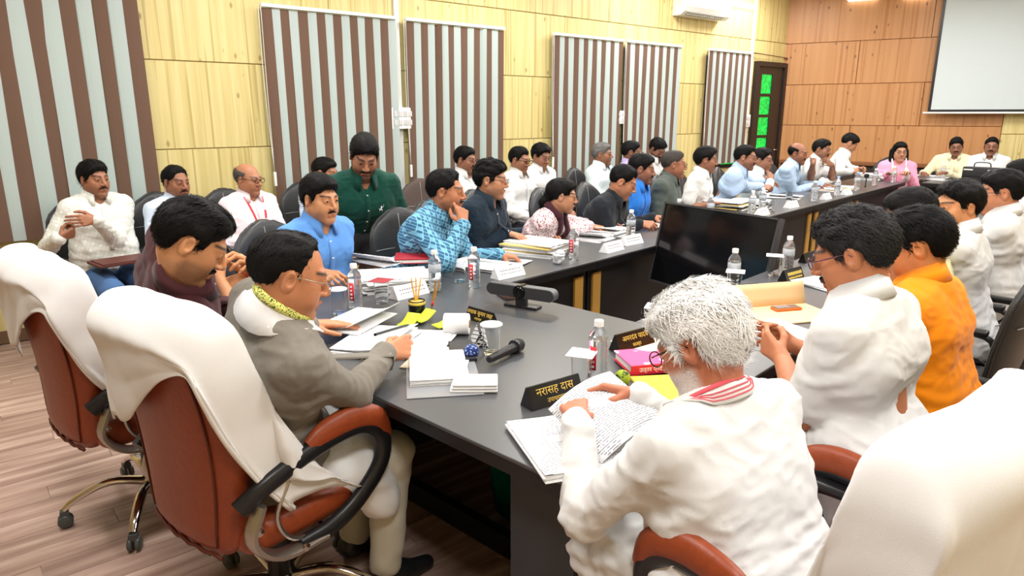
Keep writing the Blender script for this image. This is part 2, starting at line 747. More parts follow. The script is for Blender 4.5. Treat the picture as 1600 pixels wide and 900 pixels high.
BLINDS = [(-0.62, 1.05, 0.72, 'pulled wide beside the red plant pot'), (1.97, 3.20, 0.78, 'behind the standing man in the green polo shirt'),
          (3.32, 4.49, 0.80, 'right of the switch board, with green light between its vanes'), (5.21, 6.34, 0.85, 'behind the grey-haired man by the wall'),
          (6.41, 7.48, 0.85, 'behind the bearded man by the wall'), (8.10, 9.12, 0.88, 'next to the dark door')]
VBROWN = mat('brown_vane', srgb(122, 94, 78), 0.85, bump=0.1, bscale=300)
VWHITE = mat('white_vane', srgb(198, 210, 208), 0.85, bump=0.1, bscale=300)
for m_ in (VBROWN, VWHITE):     # thin cloth: some window light passes
    nt = m_.node_tree
    tr = nt.nodes.new('ShaderNodeBsdfTranslucent')
    tr.inputs['Color'].default_value = nt.nodes['Principled BSDF'].inputs['Base Color'].default_value
    mxs = nt.nodes.new('ShaderNodeMixShader')
    mxs.inputs['Fac'].default_value = 0.25
    out = nt.nodes['Material Output']
    nt.links.new(nt.nodes['Principled BSDF'].outputs[0], mxs.inputs[1])
    nt.links.new(tr.outputs[0], mxs.inputs[2])
    nt.links.new(mxs.outputs[0], out.inputs['Surface'])


def vane_mesh(w, h, m):
    b = MB()
    P = np.array([[(x, 0.004 * math.sin((x / w + 0.5) * math.pi), z) for z in np.linspace(-h, 0, 4)] for x in np.linspace(-w / 2, w / 2, 5)])
    b.sheet(P, 0.0015)
    o = b.build('vane', m, smooth=False)
    me = o.data
    bpy.data.objects.remove(o)
    return me


for bi, (s0, s1, zb, where) in enumerate(BLINDS):
    window(bi + 1, s0 + 0.08, s1 - 0.08)
    root = bpy.data.objects.new('vertical_blind', None)
    COL.objects.link(root)
    root.matrix_world = wall_mat((s0 + s1) / 2, 0, TOFF)
    tag(root, 'brown and white vertical blind ' + where, 'blind', 'vertical blinds on the long wall')
    w = s1 - s0
    rail = MB()
    rail.rbox((0, 0.075, 2.455), (w + 0.02, 0.05, 0.03), 0.006)
    for x in (-w / 2 + 0.1, 0, w / 2 - 0.1):
        rail.box((x, 0.04, 2.46), (0.03, 0.08, 0.02))
    rail.build('headrail', WHITE, root)
    pitch = 0.077 if bi else 0.098
    n = int(round(w / pitch))
    hgt = 2.42 - zb
    mb, mw = vane_mesh(pitch * 1.13, hgt, VBROWN), vane_mesh(pitch * 1.13, hgt, VWHITE)
    rr = random.Random(bi * 5 + 2)
    for i in range(n):
        o = bpy.data.objects.new('vane', mb if i % 2 == 0 else mw)
        COL.objects.link(o)
        o.parent = root
        o.location = (-w / 2 + (i + 0.5) * w / n, 0.075, 2.435)
        gap = 0.55 if (bi == 2 and i in (4, 11)) else 0.0
        o.rotation_euler = (rr.uniform(-0.006, 0.006), rr.uniform(-0.004, 0.004) + (0.012 if bi == 2 else 0), 0.05 + rr.uniform(-0.10, 0.10) + gap + (0.12 if bi == 5 else 0))
        hk = MB()
        hk.box((0, 0, 0.008), (0.012, 0.004, 0.02))
        hk.build('vane_hook', WHITE, o)
    if bi:
        cd = MB()
        for dx in (-0.012, 0.008):
            cd.tube(smooth_path([(-w / 2 - 0.02 + dx, 0.09, 2.44), (-w / 2 - 0.025 + dx, 0.095, 1.8), (-w / 2 - 0.015, 0.1, 1.12)], 5), 0.0025, 5)
        c = cd.build('pull_cord', WHITE, root, True)
        MB().rbox((-w / 2 - 0.015, 0.1, 1.06), (0.022, 0.022, 0.12), 0.005).build('cord_weight', WHITE, c)

# ------------------------------------------------------------------ door with four green panes
DOORM = mat('dark_door_wood', (0.03, 0.02, 0.016), 0.4)
door = bpy.data.objects.new('door_1', None)
COL.objects.link(door)
door.matrix_world = wall_mat(9.78, 0, TOFF)
struct(door, 'dark wooden door with four square green panes')
fr = MB()
for x in (-0.40, 0.40):
    fr.box((x, 0.03, 1.18), (0.07, 0.06, 2.36))
fr.box((0, 0.0301, 2.33), (0.73, 0.06, 0.07))
fr.build('door_frame', DOORM, door)
lf = MB()
zs = [0.95, 1.26, 1.57, 1.88, 2.19]
lf.box((-0.29, 0.02, 1.15), (0.10, 0.03, 2.27))
lf.box((0.20, 0.02, 1.15), (0.28, 0.03, 2.27))
lf.box((-0.09, 0.02, 0.46), (0.30, 0.03, 0.90))
lf.box((-0.09, 0.02, 2.235), (0.30, 0.03, 0.10))
for z in zs[1:-1]:
    lf.box((-0.09, 0.02, z), (0.30, 0.03, 0.045))
lf.build('door_leaf', DOORM, door)
for z0, z1 in zip(zs[:-1], zs[1:]):
    MB().box((-0.09, 0.012, (z0 + z1) / 2), (0.30, 0.008, z1 - z0 - 0.02)).build('pane', PANE, door)
MB().box((-0.352, 0.012, 1.15), (0.014, 0.012, 2.2)).build('daylight_gap', mat('daylight', (1, 1, 1), 0.5, emit=(1, 1, 1), estr=1.2), door)
hd = MB()
hd.tube([(0.30, 0.035, 1.05), (0.30, 0.075, 1.05), (0.22, 0.075, 1.05)], 0.009, 8)
hd.build('door_handle', CHROME, door, True)

# curtain rod over the door, conduit, switch boards
rod = MB()
rod.tube([(-0.5, 0.05, 2.47), (0.42, 0.05, 2.44)], 0.008, 8)
for x in (-0.48, 0.40):
    rod.box((x, 0.025, 2.47 - (x + 0.5) * 0.03), (0.015, 0.05, 0.02))
rd = rod.build('curtain_rod', mat('dull_brass', srgb(140, 110, 80), 0.4, 0.6))
rd.matrix_world = wall_mat(9.78, 0, TOFF)
tag(rd, 'thin metal curtain rod over the dark door', 'curtain rod')
for s, w, z0, z1, lab in ((9.25, 0.06, 1.0, CEIL, 'white vertical cable conduit beside the dark door'), (3.255, 0.05, 0.3, CEIL, 'white vertical cable conduit running through the large switch board')):
    c = MB()
    c.rbox((0, 0.012, (z0 + z1) / 2), (w, 0.024, z1 - z0), 0.004)
    o = c.build('cable_conduit', WHITE)
    o.matrix_world = wall_mat(s, 0, TOFF)
    tag(o, lab, 'conduit')


def switch_board(s, z, w, h, rows, cols, lab):
    t = bpy.data.objects.new('switch_board', None)
    COL.objects.link(t)
    t.matrix_world = wall_mat(s, z, TOFF + 0.022)
    tag(t, lab, 'switch board')
    b = MB()
    b.rbox((0, 0.03, 0), (w, 0.05, h), 0.006)
    pl = b.build('plate', WHITE, t)
    for i in range(cols):
        for j in range(rows):
            k = MB()
            k.rbox(((i + 0.5) / cols * w * 0.84 - w * 0.42, 0.057, (j + 0.5) / rows * h * 0.8 - h * 0.4), (w * 0.6 / cols, 0.008, h * 0.5 / rows), 0.002)
            k.build('switch', mat('switch_grey', (0.6, 0.6, 0.6), 0.4), pl)


switch_board(3.25, 1.56, 0.25, 0.2, 2, 4, 'large white switch board on the conduit between two blinds')
switch_board(6.37, 1.56, 0.16, 0.16, 2, 2, 'small white switch board between two blinds behind the wall seats')
switch_board(9.18, 1.5, 0.15, 0.18, 2, 1, 'white socket plate with a black plug beside the dark door')

# ------------------------------------------------------------------ split air conditioner
ac = bpy.data.objects.new('air_conditioner', None)
COL.objects.link(ac)
ac.matrix_world = wall_mat(7.86, 2.83, TOFF)
tag(ac, 'white split air conditioner high on the panelled wall', 'air conditioner')
b = MB()
prof = [(0.0, 0.0), (0.12, 0.0), (0.19, 0.04), (0.215, 0.1), (0.21, 0.26), (0.19, 0.3), (0.0, 0.3)]
b.prism([(p[0], p[1]) for p in prof], 1.0, M=np.array([[0, 1, 0], [1, 0, 0], [0, 0, 1.0]]))
b.build('housing', mat('ac_white', (0.8, 0.8, 0.74), 0.35), ac)
fl_ = MB()
fl_.rbox((-0.02, 0.155, 0.018), (0.82, 0.07, 0.012), 0.004, rotx(0.5))
fl_.build('louvre', mat('louvre_grey', (0.35, 0.35, 0.33), 0.5), ac)
for i in range(16):
    MB().box((-0.4 + i * 0.05, 0.145, 0.022), (0.006, 0.05, 0.03)).build('fin', WHITE, ac)
MB().box((0, 0.214, 0.12), (0.96, 0.004, 0.004)).build('panel_line', mat('seam_grey', (0.4, 0.4, 0.38), 0.6), ac)

# tube lights: one beside the air conditioner, two over the orange wall


def tube_light(M, ln, lab, grp=None):
    t = bpy.data.objects.new('tube_light', None)
    COL.objects.link(t)
    t.matrix_world = M
    tag(t, lab, 'tube light', grp)
    MB().rbox((0, 0.02, 0.02), (ln, 0.04, 0.04), 0.005).build('batten', WHITE, t)
    q = MB()
    q.tube([(-ln / 2 + 0.03, 0.05, -0.005), (ln / 2 - 0.03, 0.05, -0.005)], 0.014, 10)
    q.build('lamp_tube', mat('lit_tube', (1, 1, 1), 0.3, emit=(1, 1, 1), estr=4.0), t, True)


tube_light(wall_mat(8.86, 3.08, TOFF), 0.8, 'lit white tube light beside the air conditioner')
tube_light(far_mat(1.02, 3.22, TOFF), 0.44, 'lit tube light over the orange wall, nearer the corner')
tube_light(far_mat(1.72, 3.2, TOFF), 0.4, 'lit tube light over the orange wall, next to the projection screen')

# ------------------------------------------------------------------ projection screen
scr = bpy.data.objects.new('projection_screen', None)
COL.objects.link(scr)
scr.matrix_world = far_mat(3.35, 0, 0.16)
tag(scr, 'large pale projection screen with black border hung over the orange wall', 'projection screen')
MB().box((0, 0, 2.46), (2.56, 0.004, 1.60)).build('screen_cloth', mat('screen_white', (0.56, 0.63, 0.65), 0.8), scr)
bd = MB()
bd.box((-1.295, 0.0, 2.46), (0.035, 0.006, 1.66))
bd.box((1.295, 0.0, 2.46), (0.035, 0.006, 1.66))
bd.box((0, 0.0, 1.645), (2.56, 0.006, 0.03))
bd.build('black_border', BLACK, scr)
br = MB()
br.tube([(-1.37, 0, 1.615), (1.37, 0, 1.615)], 0.014, 10)
br.build('bottom_bar', WHITE, scr, True)
cs = MB()
cs.rbox((0, -0.02, 3.31), (2.8, 0.1, 0.1), 0.02)
cs.build('roller_case', WHITE, scr)

# low dark cabinet with a brown top along the orange wall
cab = bpy.data.objects.new('low_cabinet', None)
COL.objects.link(cab)
cab.matrix_world = far_mat(1.5, 0, TOFF)
tag(cab, 'long low dark cabinet with a brown top along the orange wall', 'cabinet')
MB().rbox((0, 0.09, 0.87), (2.8, 0.18, 0.05), 0.006).build('cabinet_top', mat('brown_top', srgb(128, 80, 46), 0.5), cab)
MB().box((0, 0.07, 0.42), (2.76, 0.12, 0.845)).build('body', mat('dark_cabinet', (0.03, 0.024, 0.02), 0.5), cab)
for i in range(4):
    d = MB().rbox((-1.035 + i * 0.69, 0.135, 0.43), (0.67, 0.018, 0.78), 0.004).build('door', mat('dark_cabinet_door', (0.04, 0.03, 0.025), 0.4), cab)
    MB().rbox((-1.035 + i * 0.69 + 0.28, 0.152, 0.6), (0.012, 0.016, 0.12), 0.004).build('handle', CHROME, d)
# ------------------------------------------------------------------ conference tables
TH, TT = 0.75, 0.042          # top height, top thickness


def table_unit(name, label, u0, u1, v0, v1, parts, group='black conference tables'):
    """top over [u0,u1]x[v0,v1]; parts: list of (part name, material, u0,u1,v0,v1,z0,z1)"""
    cu, cv = (u0 + u1) / 2, (v0 + v1) / 2
    t = thing(name, label, 'table', UV(cu, cv, 0), AT, group)
    g = 0.001
    b = MB()
    b.rbox((0, 0, TH - 0.006), (v1 - v0 - g, u1 - u0 - g, 0.012), 0.003, n=1)
    top = b.build('table_top', LAMINATE, t)
    e = MB()
    e.box((0, 0, TH - 0.012 - 0.019), (v1 - v0 - g - 0.004, u1 - u0 - g - 0.004, 0.038))
    e.build('edge_band', EDGE, top)
    for pn, m, a0, a1, b0, b1, z0, z1 in parts:
        q = MB()
        q.box(((b0 + b1) / 2 - cv, (a0 + a1) / 2 - cu, (z0 + z1) / 2), (b1 - b0, a1 - a0, z1 - z0))
        q.build(pn, m, t)
    return t


PANELM = mat('black_panel', (0.006, 0.0065, 0.007), 0.45)
LEGM = mat('grey_leg_panel', (0.03, 0.034, 0.04), 0.4)
U0, UI = 1.15, 2.37
VL, VLI, VRI, VR = -3.03, -2.37, -1.51, -0.87
ZB = TH - 0.05
table_unit('head_table', 'wide black head table between two brown swivel chairs and the video bar', U0, UI, VL, VR,
           [('modesty_panel', PANELM, UI - 0.1, UI - 0.08, VL + 0.1, VR - 0.12, 0.02, ZB), ('foot_rail', PANELM, 1.60, 1.64, VL + 0.1, VR - 0.3, 0.0, 0.09), ('leg_panel', LEGM, U0 + 0.06, U0 + 0.085, VR - 0.27, VR - 0.05, 0.0, ZB),
            ('end_panel', PANELM, U0 + 0.088, UI - 0.06, VR - 0.075, VR - 0.05, 0.0, ZB), ('leg_panel', LEGM, U0 + 0.1, UI - 0.05, VL + 0.05, VL + 0.075, 0, ZB),
            ('drawer_box', PANELM, 1.25, 1.6, -1.85, -1.845, 0.4, ZB)])
lb = [UI, 3.28, 5.12, 6.98, 8.21, 9.97]
llabs = ['beside the checked-shirt man, with gold strips at its end', 'in front of the woman with a dark scarf', 'in front of the man in a grey-green shirt',
         'in front of the men in light blue shirts', 'at the far corner near the woman in pink']
for i, (a, c) in enumerate(zip(lb[:-1], lb[1:])):
    pr = [('front_panel', PANELM, a + 0.01, c - 0.01, VLI - 0.10, VLI - 0.08, 0.02, ZB)]
    for s in (a + 0.09, c - 0.09):
        if (i, s) == (0, a + 0.09):
            continue
        pr.append(('gold_strip', GOLD, s - 0.04, s + 0.04, VLI - 0.08, VLI - 0.066, 0.02, ZB - 0.05))
        pr.append(('leg_panel', PANELM, s - 0.02, s + 0.02, VL + 0.05, VLI - 0.1, 0.0, ZB))
    table_unit('side_table', 'black laminate side table ' + llabs[i], a, c, VL, VLI, pr)
rb = [UI, 4.1, 5.9, 7.7]
rlabs = ['under the manila envelope', 'in front of the men in white shirts', 'at the far end, mostly behind heads']
for i, (a, c) in enumerate(zip(rb[:-1], rb[1:])):
    pr = [('front_panel', PANELM, a + 0.01, c - 0.01, VRI + 0.08, VRI + 0.10, 0.02, ZB)]
    for s in (a + 0.09, c - 0.09):
        pr.append(('gold_strip', GOLD, s - 0.04, s + 0.04, VRI + 0.066, VRI + 0.08, 0.02, ZB - 0.05))
        pr.append(('leg_panel', PANELM, s - 0.02, s + 0.02, VRI + 0.1, VR - 0.05, 0.0, ZB))
    table_unit('side_table', 'black side table facing the wall, ' + rlabs[i], a, c, VRI, VR, pr)
for i, (a, c) in enumerate(((-2.2, -1.0), (-0.998, 0.2))):
    table_unit('end_table', 'black end table ' + ('under the white papers and black bag' if i == 0 else 'in front of the man with a moustache'), 10.02, 10.58, a, c,
               [('front_panel', mat('grey_panel', (0.10, 0.105, 0.11), 0.4), 10.09, 10.11, a + 0.03, c - 0.03, 0.03, 0.6), ('leg_panel', PANELM, 10.08, 10.5, a + 0.05, a + 0.09, 0, ZB), ('leg_panel', PANELM, 10.08, 10.5, c - 0.09, c - 0.05, 0, ZB)])

# ------------------------------------------------------------------ chairs
def star_base(t, r, m_leg, z_hub=0.11, up=0.05):
    hub = MB()
    hub.lathe([(0.0, 0.07), (0.045, 0.07), (0.05, 0.1), (0.045, 0.135), (0.03, 0.15), (0.0, 0.15)], 16)
    hub.build('base_hub', m_leg, t, True, 40)
    for k in range(5):
        a = math.radians(90 + 72 * k + 18)
        c, s = math.cos(a), math.sin(a)
        p = smooth_path([(0.03 * c, 0.03 * s, z_hub), (r * 0.5 * c, r * 0.5 * s, z_hub + up * 0.35), (r * 0.86 * c, r * 0.86 * s, z_hub - 0.01), (r * c, r * s, 0.075)], 4)
        g = MB()
        g.tube(p, np.linspace(0.024, 0.015, len(p)), 10, flat=(1.0, 0.75))
        leg = g.build('base_leg', m_leg, t, True, 50)
        w = MB()
        for d in (-0.014, 0.014):
            cx, cy = r * c - s * d, r * s + c * d
            R_ = frame_to((-s, c, 0))
            w.lathe([(0.0, -0.009), (0.022, -0.009), (0.027, -0.005), (0.028, 0), (0.027, 0.005), (0.022, 0.009), (0.0, 0.009)], 14, (cx, cy, 0.0285), R_)
        w.box((r * c, r * s, 0.06), (0.03, 0.03, 0.025), rotz(a))
        w.build('caster', mat('caster_grey', (0.06, 0.065, 0.065), 0.35), leg, True, 40)


def back_shell(wid, zlo, zhi, y0, tilt, thick, curve, n=14, m=14):
    """padded chair back: closed surface; wid(f) half width at height fraction f"""
    V, F = [], []
    K = 2 * m
    for i in range(n + 1):
        f = i / n
        z = zlo + (zhi - zlo) * f
        hw = wid(f)
        th = thick(f)
        for k in range(K):
            a = 2 * math.pi * k / K
            ca, sa = math.cos(a), math.sin(a)
            ex = abs(ca) ** 0.55 * (1 if ca > 0 else -1) * hw
            ey = abs(sa) ** 0.7 * (1 if sa > 0 else -1) * th / 2
            y = y0 + ey - tilt(f) + curve * (ex / 0.27) ** 2
            V.append((ex, y, z))
    for i in range(n):
        for k in range(K):
            F.append((i * K + k, i * K + (k + 1) % K, (i + 1) * K + (k + 1) % K, (i + 1) * K + k))
    F.append(tuple(range(K - 1, -1, -1)))
    F.append(tuple(n * K + k for k in range(K)))
    return V, F


def exec_chair(label, loc, az):
    t = thing('swivel_chair', label, 'chair', loc, az)
    star_base(t, 0.33, CHROME, 0.12, 0.09)
    c = MB()
    c.lathe([(0.042, 0.13), (0.042, 0.3), (0.03, 0.3), (0.03, 0.4)], 16)
    c.build('gas_column', BLACK, t, True, 40)
    p = MB()
    p.rbox((0, -0.01, 0.405), (0.26, 0.3, 0.03), 0.01)
    p.tube([(0.1, 0.0, 0.40), (0.28, 0.02, 0.39)], 0.008, 6)
    p.build('tilt_plate', BLACK, t, True, 40)
    s = MB()
    s.rbox((0, 0.02, 0.47), (0.54, 0.54, 0.11), 0.05, n=4, mid=3)
    s.build('seat', LEATHER, t, True)
    wid = lambda f: (0.215 + 0.055 * math.sin(min(1, f * 1.25) * math.pi * 0.62)) * (1 if f < 0.86 else math.sqrt(max(0.0, 1 - ((f - 0.86) / 0.16) ** 2)) * 0.9 + 0.1) * (1 if f > 0.05 else 0.86 + f * 2.8)
    th = lambda f: 0.10 * (1 if f < 0.9 else 1 - 4 * (f - 0.9)) * (1 if f > 0.06 else 0.6 + f * 6.6)
    tilt = lambda f: 0.02 + 0.05 * f + 0.03 * f * f - 0.02 * math.sin(f * math.pi)
    b = MB()
    V, F = back_shell(wid, 0.42, 1.11, -0.245, tilt, th, 0.04, 18, 14)
    b.add(V, F)
    bk = b.build('backrest', LEATHER, t, True, 70)
    for sx in (-1, 1):       # seam piping on the rear face
        g = MB()
        pts = []
        for f in np.linspace(0.05, 0.93, 14):
            x = sx * wid(f) * 0.80
            pts.append((x, -0.245 - th(f) / 2 * 0.86 - tilt(f) + 0.04 * (x / 0.27) ** 2 - 0.001, 0.42 + 0.69 * f))
        g.tube(pts, 0.0035, 6)
        g.build('seam', mat('dark_stitch', srgb(90, 36, 18), 0.6), bk, True)
    # rear hem of the loose leather cover
    g = MB()
    g.tube([(x, -0.245 - 0.04 - 0.02 + 0.04 * (x / 0.27) ** 2, 0.428 + 0.004 * math.sin(x * 90)) for x in np.linspace(-0.19, 0.19, 20)], 0.006, 6)
    g.build('hem', mat('dark_stitch', srgb(90, 36, 18), 0.6), bk, True)
    g = MB()
    g.tube([(-0.1, -0.22, 0.43), (-0.1, -0.27, 0.40), (0.1, -0.27, 0.40), (0.1, -0.22, 0.43)], 0.012, 8)
    g.build('back_bracket', BLACK, t, True, 50)
    for sx in (-1, 1):
        x = sx * 0.30
        a = MB()
        loop = smooth_path([(x * 0.93, -0.27, 0.60), (x, -0.18, 0.655), (x, 0.0, 0.70), (x, 0.13, 0.70), (x, 0.20, 0.64), (x, 0.19, 0.55), (x * 0.98, 0.10, 0.46), (x * 0.96, 0.0, 0.415), (x * 0.94, -0.1, 0.405)], 5)
        a.tube(loop, 0.026, 10, flat=(1.15, 0.8), up=(1, 0, 0))
        ar = a.build('armrest', BLACK, t, True, 50)
        k = MB()
        k.tube(smooth_path([(x * 0.99, -0.22, 0.60), (x * 0.97, -0.25, 0.5), (x * 0.95, -0.17, 0.415), (x * 0.95, -0.02, 0.405)], 5), 0.02, 8, flat=(0.7, 1.4), up=(1, 0, 0))
        k.tube(smooth_path([(x * 0.99, -0.13, 0.63), (x * 0.97, -0.17, 0.53), (x * 0.95, -0.12, 0.44), (x * 0.95, 0.0, 0.42)], 5), 0.007, 6, up=(1, 0, 0))
        k.build('arm_bracket', mat('brushed_steel', (0.45, 0.42, 0.38), 0.3, 0.9), ar, True, 50)
        for (yy, zz) in ((-0.235, 0.53), (-0.10, 0.412)):
            w = MB()
            w.lathe([(0.0, 0.0), (0.011, 0.0), (0.011, 0.008), (0, 0.009)], 10, (x * 0.95 + sx * 0.022, yy, zz), frame_to((sx, 0, 0)))
            w.build('screw', CHROME, ar, True, 40)
        q = MB()
        pad = smooth_path([(x, -0.06, 0.70), (x, 0.0, 0.725), (x, 0.10, 0.732), (x, 0.18, 0.70), (x, 0.215, 0.63)], 5)
        rr = 0.034 * np.sin(np.linspace(0.35, math.pi - 0.35, len(pad))) ** 0.4
        q.tube(pad, rr, 12, flat=(1.25, 0.75), up=(1, 0, 0))
        q.build('arm_pad', LEATHER, t, True, 60)
    return t


def towel_surface(paths, th=0.006, amp=0.008, seed=0, sub=6):
    """paths: list (across) of drape paths (down the towel); smooth surface with folds"""
    P = [smooth_path(p, sub) for p in paths]
    P = np.array(P)
    Q = np.array([smooth_path(P[:, j], 5) for j in range(P.shape[1])]).transpose(1, 0, 2)
    rs = np.random.default_rng(seed)
    a, b = Q.shape[:2]
    du = np.gradient(Q, axis=0)
    dv = np.gradient(Q, axis=1)
    nn = np.cross(du, dv)
    nn /= np.linalg.norm(nn, axis=2, keepdims=True) + 1e-9
    ii, jj = np.meshgrid(np.linspace(0, 1, a), np.linspace(0, 1, b), indexing='ij')
    d = np.zeros((a, b))
    for _ in range(9):
        w = rs.normal(size=2) * (9, 5)
        d += np.abs(np.sin(ii * w[0] * 0.8 + jj * w[1] + rs.uniform(0, 6))) * amp / 2.2
    d -= d.mean()
    return Q + nn * d[..., None]


def drape_towel(label, chair_loc, az, front, rear, shift, seed, over=(0.0, 0.0), lean=0.3, tuck=0.06):
    """front(f), rear(f): how far the towel hangs on each side; over: how far it falls over the left and right edge"""
    t = MB()
    paths = []
    k = 9

    def column(x, ztop, rl, fl, c, fwd=0.0, thin=1.0):
        path = []
        for q in np.linspace(1, 0, 5):
            z = ztop - 0.06 * thin - rl * q
            ff = max(-0.1, (z - 0.42) / 0.69)
            y = -0.245 - (0.02 + 0.05 * ff + 0.03 * ff * ff) - 0.068 - 0.012 * q + c + fwd
            path.append((x + shift * q, y, z))
        ytop = -0.245 - 0.075 + c + fwd
        path.append((x, ytop - 0.03, ztop))
        path.append((x, ytop + 0.05, ztop - 0.002))
        for q in np.linspace(0, 1, 6):
            z = ztop - 0.05 * thin - fl * q
            ff = max(-0.1, (z - 0.42) / 0.69)
            y = -0.245 - (0.02 + 0.05 * ff + 0.03 * ff * ff) + 0.078 + 0.03 * q + c + fwd + (0.25 * fwd * q)
            path.append((x * (1 + 0.05 * q), y, z))
        return path
    for i in range(k):
        f = i / (k - 1)
        x = -0.265 + 0.53 * f
        c = 0.05 * (x / 0.27) ** 2
        e = abs(2 * f - 1)
        ztop = 1.135 - 0.02 * e ** 2 - 0.035 * max(0, e - 0.7) / 0.3
        paths.append(column(x, ztop, rear(f), front(f), c))
    for side in (0, 1):
        ov = over[side]
        if ov <= 0:
            continue
        sg = -1 if side == 0 else 1
        for j in range(1, 6):
            q = j / 5
            zt = 1.08 - ov * q
            col_ = column(sg * (0.29 + 0.012 * math.sin(q * 3)), zt, max(0.01, rear(side * 1.0) - ov * q * 0.8) * (1 - 0.7 * q), max(0.03, front(side * 1.0) - ov * q * 0.8), 0.045, lean * ov * q * q, 0.4)
            if side == 0:
                paths.insert(0, col_)
            else:
                paths.append(col_)
    t.sheet(towel_surface(paths, seed=seed), 0.007)
    o = t.build('towel', TOWEL, smooth=True)
    put(o, chair_loc, az)
    return tag(o, label, 'towel')


C1, C1A = UV(0.86, -2.86), AT - math.radians(2)
C2, C2A = UV(0.91, -1.90), AT - math.radians(5)
C3, C3A = UV(1.42, -0.43), AT - math.radians(80)
exec_chair('brown leather swivel chair of the man in a maroon shirt', C1, C1A)
exec_chair('brown leather swivel chair of the man in a grey jacket', C2, C2A)
exec_chair('brown leather swivel chair of the white-haired man', C3, C3A)
drape_towel('white towel draped over the swivel chair behind the maroon shirt', C1, C1A, lambda f: 0.3 + 0.1 * f, lambda f: 0.34 - 0.14 * f if f < 0.5 else 0.27 - 0.44 * (f - 0.5), -0.015, 3, (0.0, 0.52), 0.35)
drape_towel('white towel draped over the swivel chair behind the grey jacket', C2, C2A, lambda f: 0.3 + 0.1 * f, lambda f: 0.30 - 0.05 * f if f < 0.45 else 0.28 - 0.46 * (f - 0.45), -0.01, 8, (0.0, 0.52), 0.35)
drape_towel('white towel draped over the swivel chair behind the white-haired man', C3, C3A, lambda f: 0.34, lambda f: 0.40 if f < 0.6 else 0.40 + 0.3 * (f - 0.6), 0.0, 12, (0.30, 0.1), 0.1)


def black_chair(label, loc, az, arms=True, mesh=False, group='black chairs around the tables', first=[]):
    key = (arms, mesh)
    for k, src in first:
        if k == key:
            t = copy_tree(src)
            t.location = tuple(float(q) for q in loc)
            t.rotation_euler = (0, 0, -az)
            tag(t, label, 'chair', group)
            return t
    t = thing('office_chair', label, 'chair', loc, az, group)
    LM = mat('brown_mesh', srgb(86, 72, 66), 0.85, bump=0.5, bscale=260) if mesh else BLEATHER
    star_base(t, 0.29, BLACK, 0.1, 0.03)
    c = MB()
    c.lathe([(0.035, 0.12), (0.035, 0.28), (0.025, 0.28), (0.025, 0.41)], 14)
    c.build('gas_column', BLACK, t, True, 40)
    s = MB()
    s.rbox((0, 0.02, 0.455), (0.48, 0.48, 0.09), 0.04, n=3, mid=2)
    s.build('seat', BLEATHER, t, True)
    wid = lambda f: 0.235 * (1 if f < 0.62 else max(0.12, 1 - ((f - 0.62) / 0.40) ** 2.6)) * (0.86 + 0.14 * min(1, f * 3))
    th = lambda f: 0.075 * (1 if f < 0.93 else 1 - 5 * (f - 0.93)) * (1 if f > 0.06 else 0.6 + f * 6.6)
    tilt = lambda f: 0.02 + 0.09 * f
    b = MB()
    V, F = back_shell(wid, 0.5, 1.03, -0.235, tilt, th, 0.05, 14, 12)
    b.add(V, F)
    bk = b.build('backrest', LM, t, True, 70)
    g = MB()
    for sd in (-1, 1):
        g.tube([(0.235 * 0.99 * x, -0.235 + sd * 0.036 - tilt(0.55) + 0.05 * (0.235 * x / 0.27) ** 2, 0.5 + 0.53 * 0.55) for x in np.linspace(-0.93, 0.93, 12)], 0.003, 5)
        g.tube([(0.02, -0.235 + sd * 0.0375 - tilt(f), 0.5 + 0.53 * f) for f in np.linspace(0.06, 0.94, 8)], 0.003, 5)
    g.build('stitching', mat('pale_stitch', (0.25, 0.25, 0.25), 0.7), bk, True)
    rim = MB()
    pts = []
    for f in np.linspace(0.08, 0.97, 12):
        pts.append((-wid(f) * 0.99, -0.235 - tilt(f) + 0.05 * (wid(f) / 0.27) ** 2, 0.5 + 0.53 * f))
    for f in np.linspace(0.97, 0.08, 12):
        pts.append((wid(f) * 0.99, -0.235 - tilt(f) + 0.05 * (wid(f) / 0.27) ** 2, 0.5 + 0.53 * f))
    rim.tube(pts, 0.009, 6, up=(0, 1, 0))
    rim.build('piping', BLEATHER, bk, True)
    g = MB()
    g.tube([(0, -0.05, 0.40), (0, -0.26, 0.41), (0, -0.285, 0.52)], 0.02, 8, flat=(1.6, 0.6))
    g.build('back_bracket', BLACK, t, True, 40)
    if arms:
        for sx in (-1, 1):
            a = MB()
            a.tube(smooth_path([(sx * 0.26, -0.12, 0.42), (sx * 0.27, -0.14, 0.56), (sx * 0.27, -0.10, 0.655), (sx * 0.27, 0.12, 0.655), (sx * 0.27, 0.17, 0.60), (sx * 0.26, 0.12, 0.42)], 4), 0.014, 8, up=(1, 0, 0))
            ar = a.build('armrest', BLACK, t, True, 50)
            MB().rbox((sx * 0.27, 0.01, 0.672), (0.05, 0.24, 0.026), 0.011).build('arm_pad', BLACK, ar, True, 50)
    first.append((key, t))
    return t


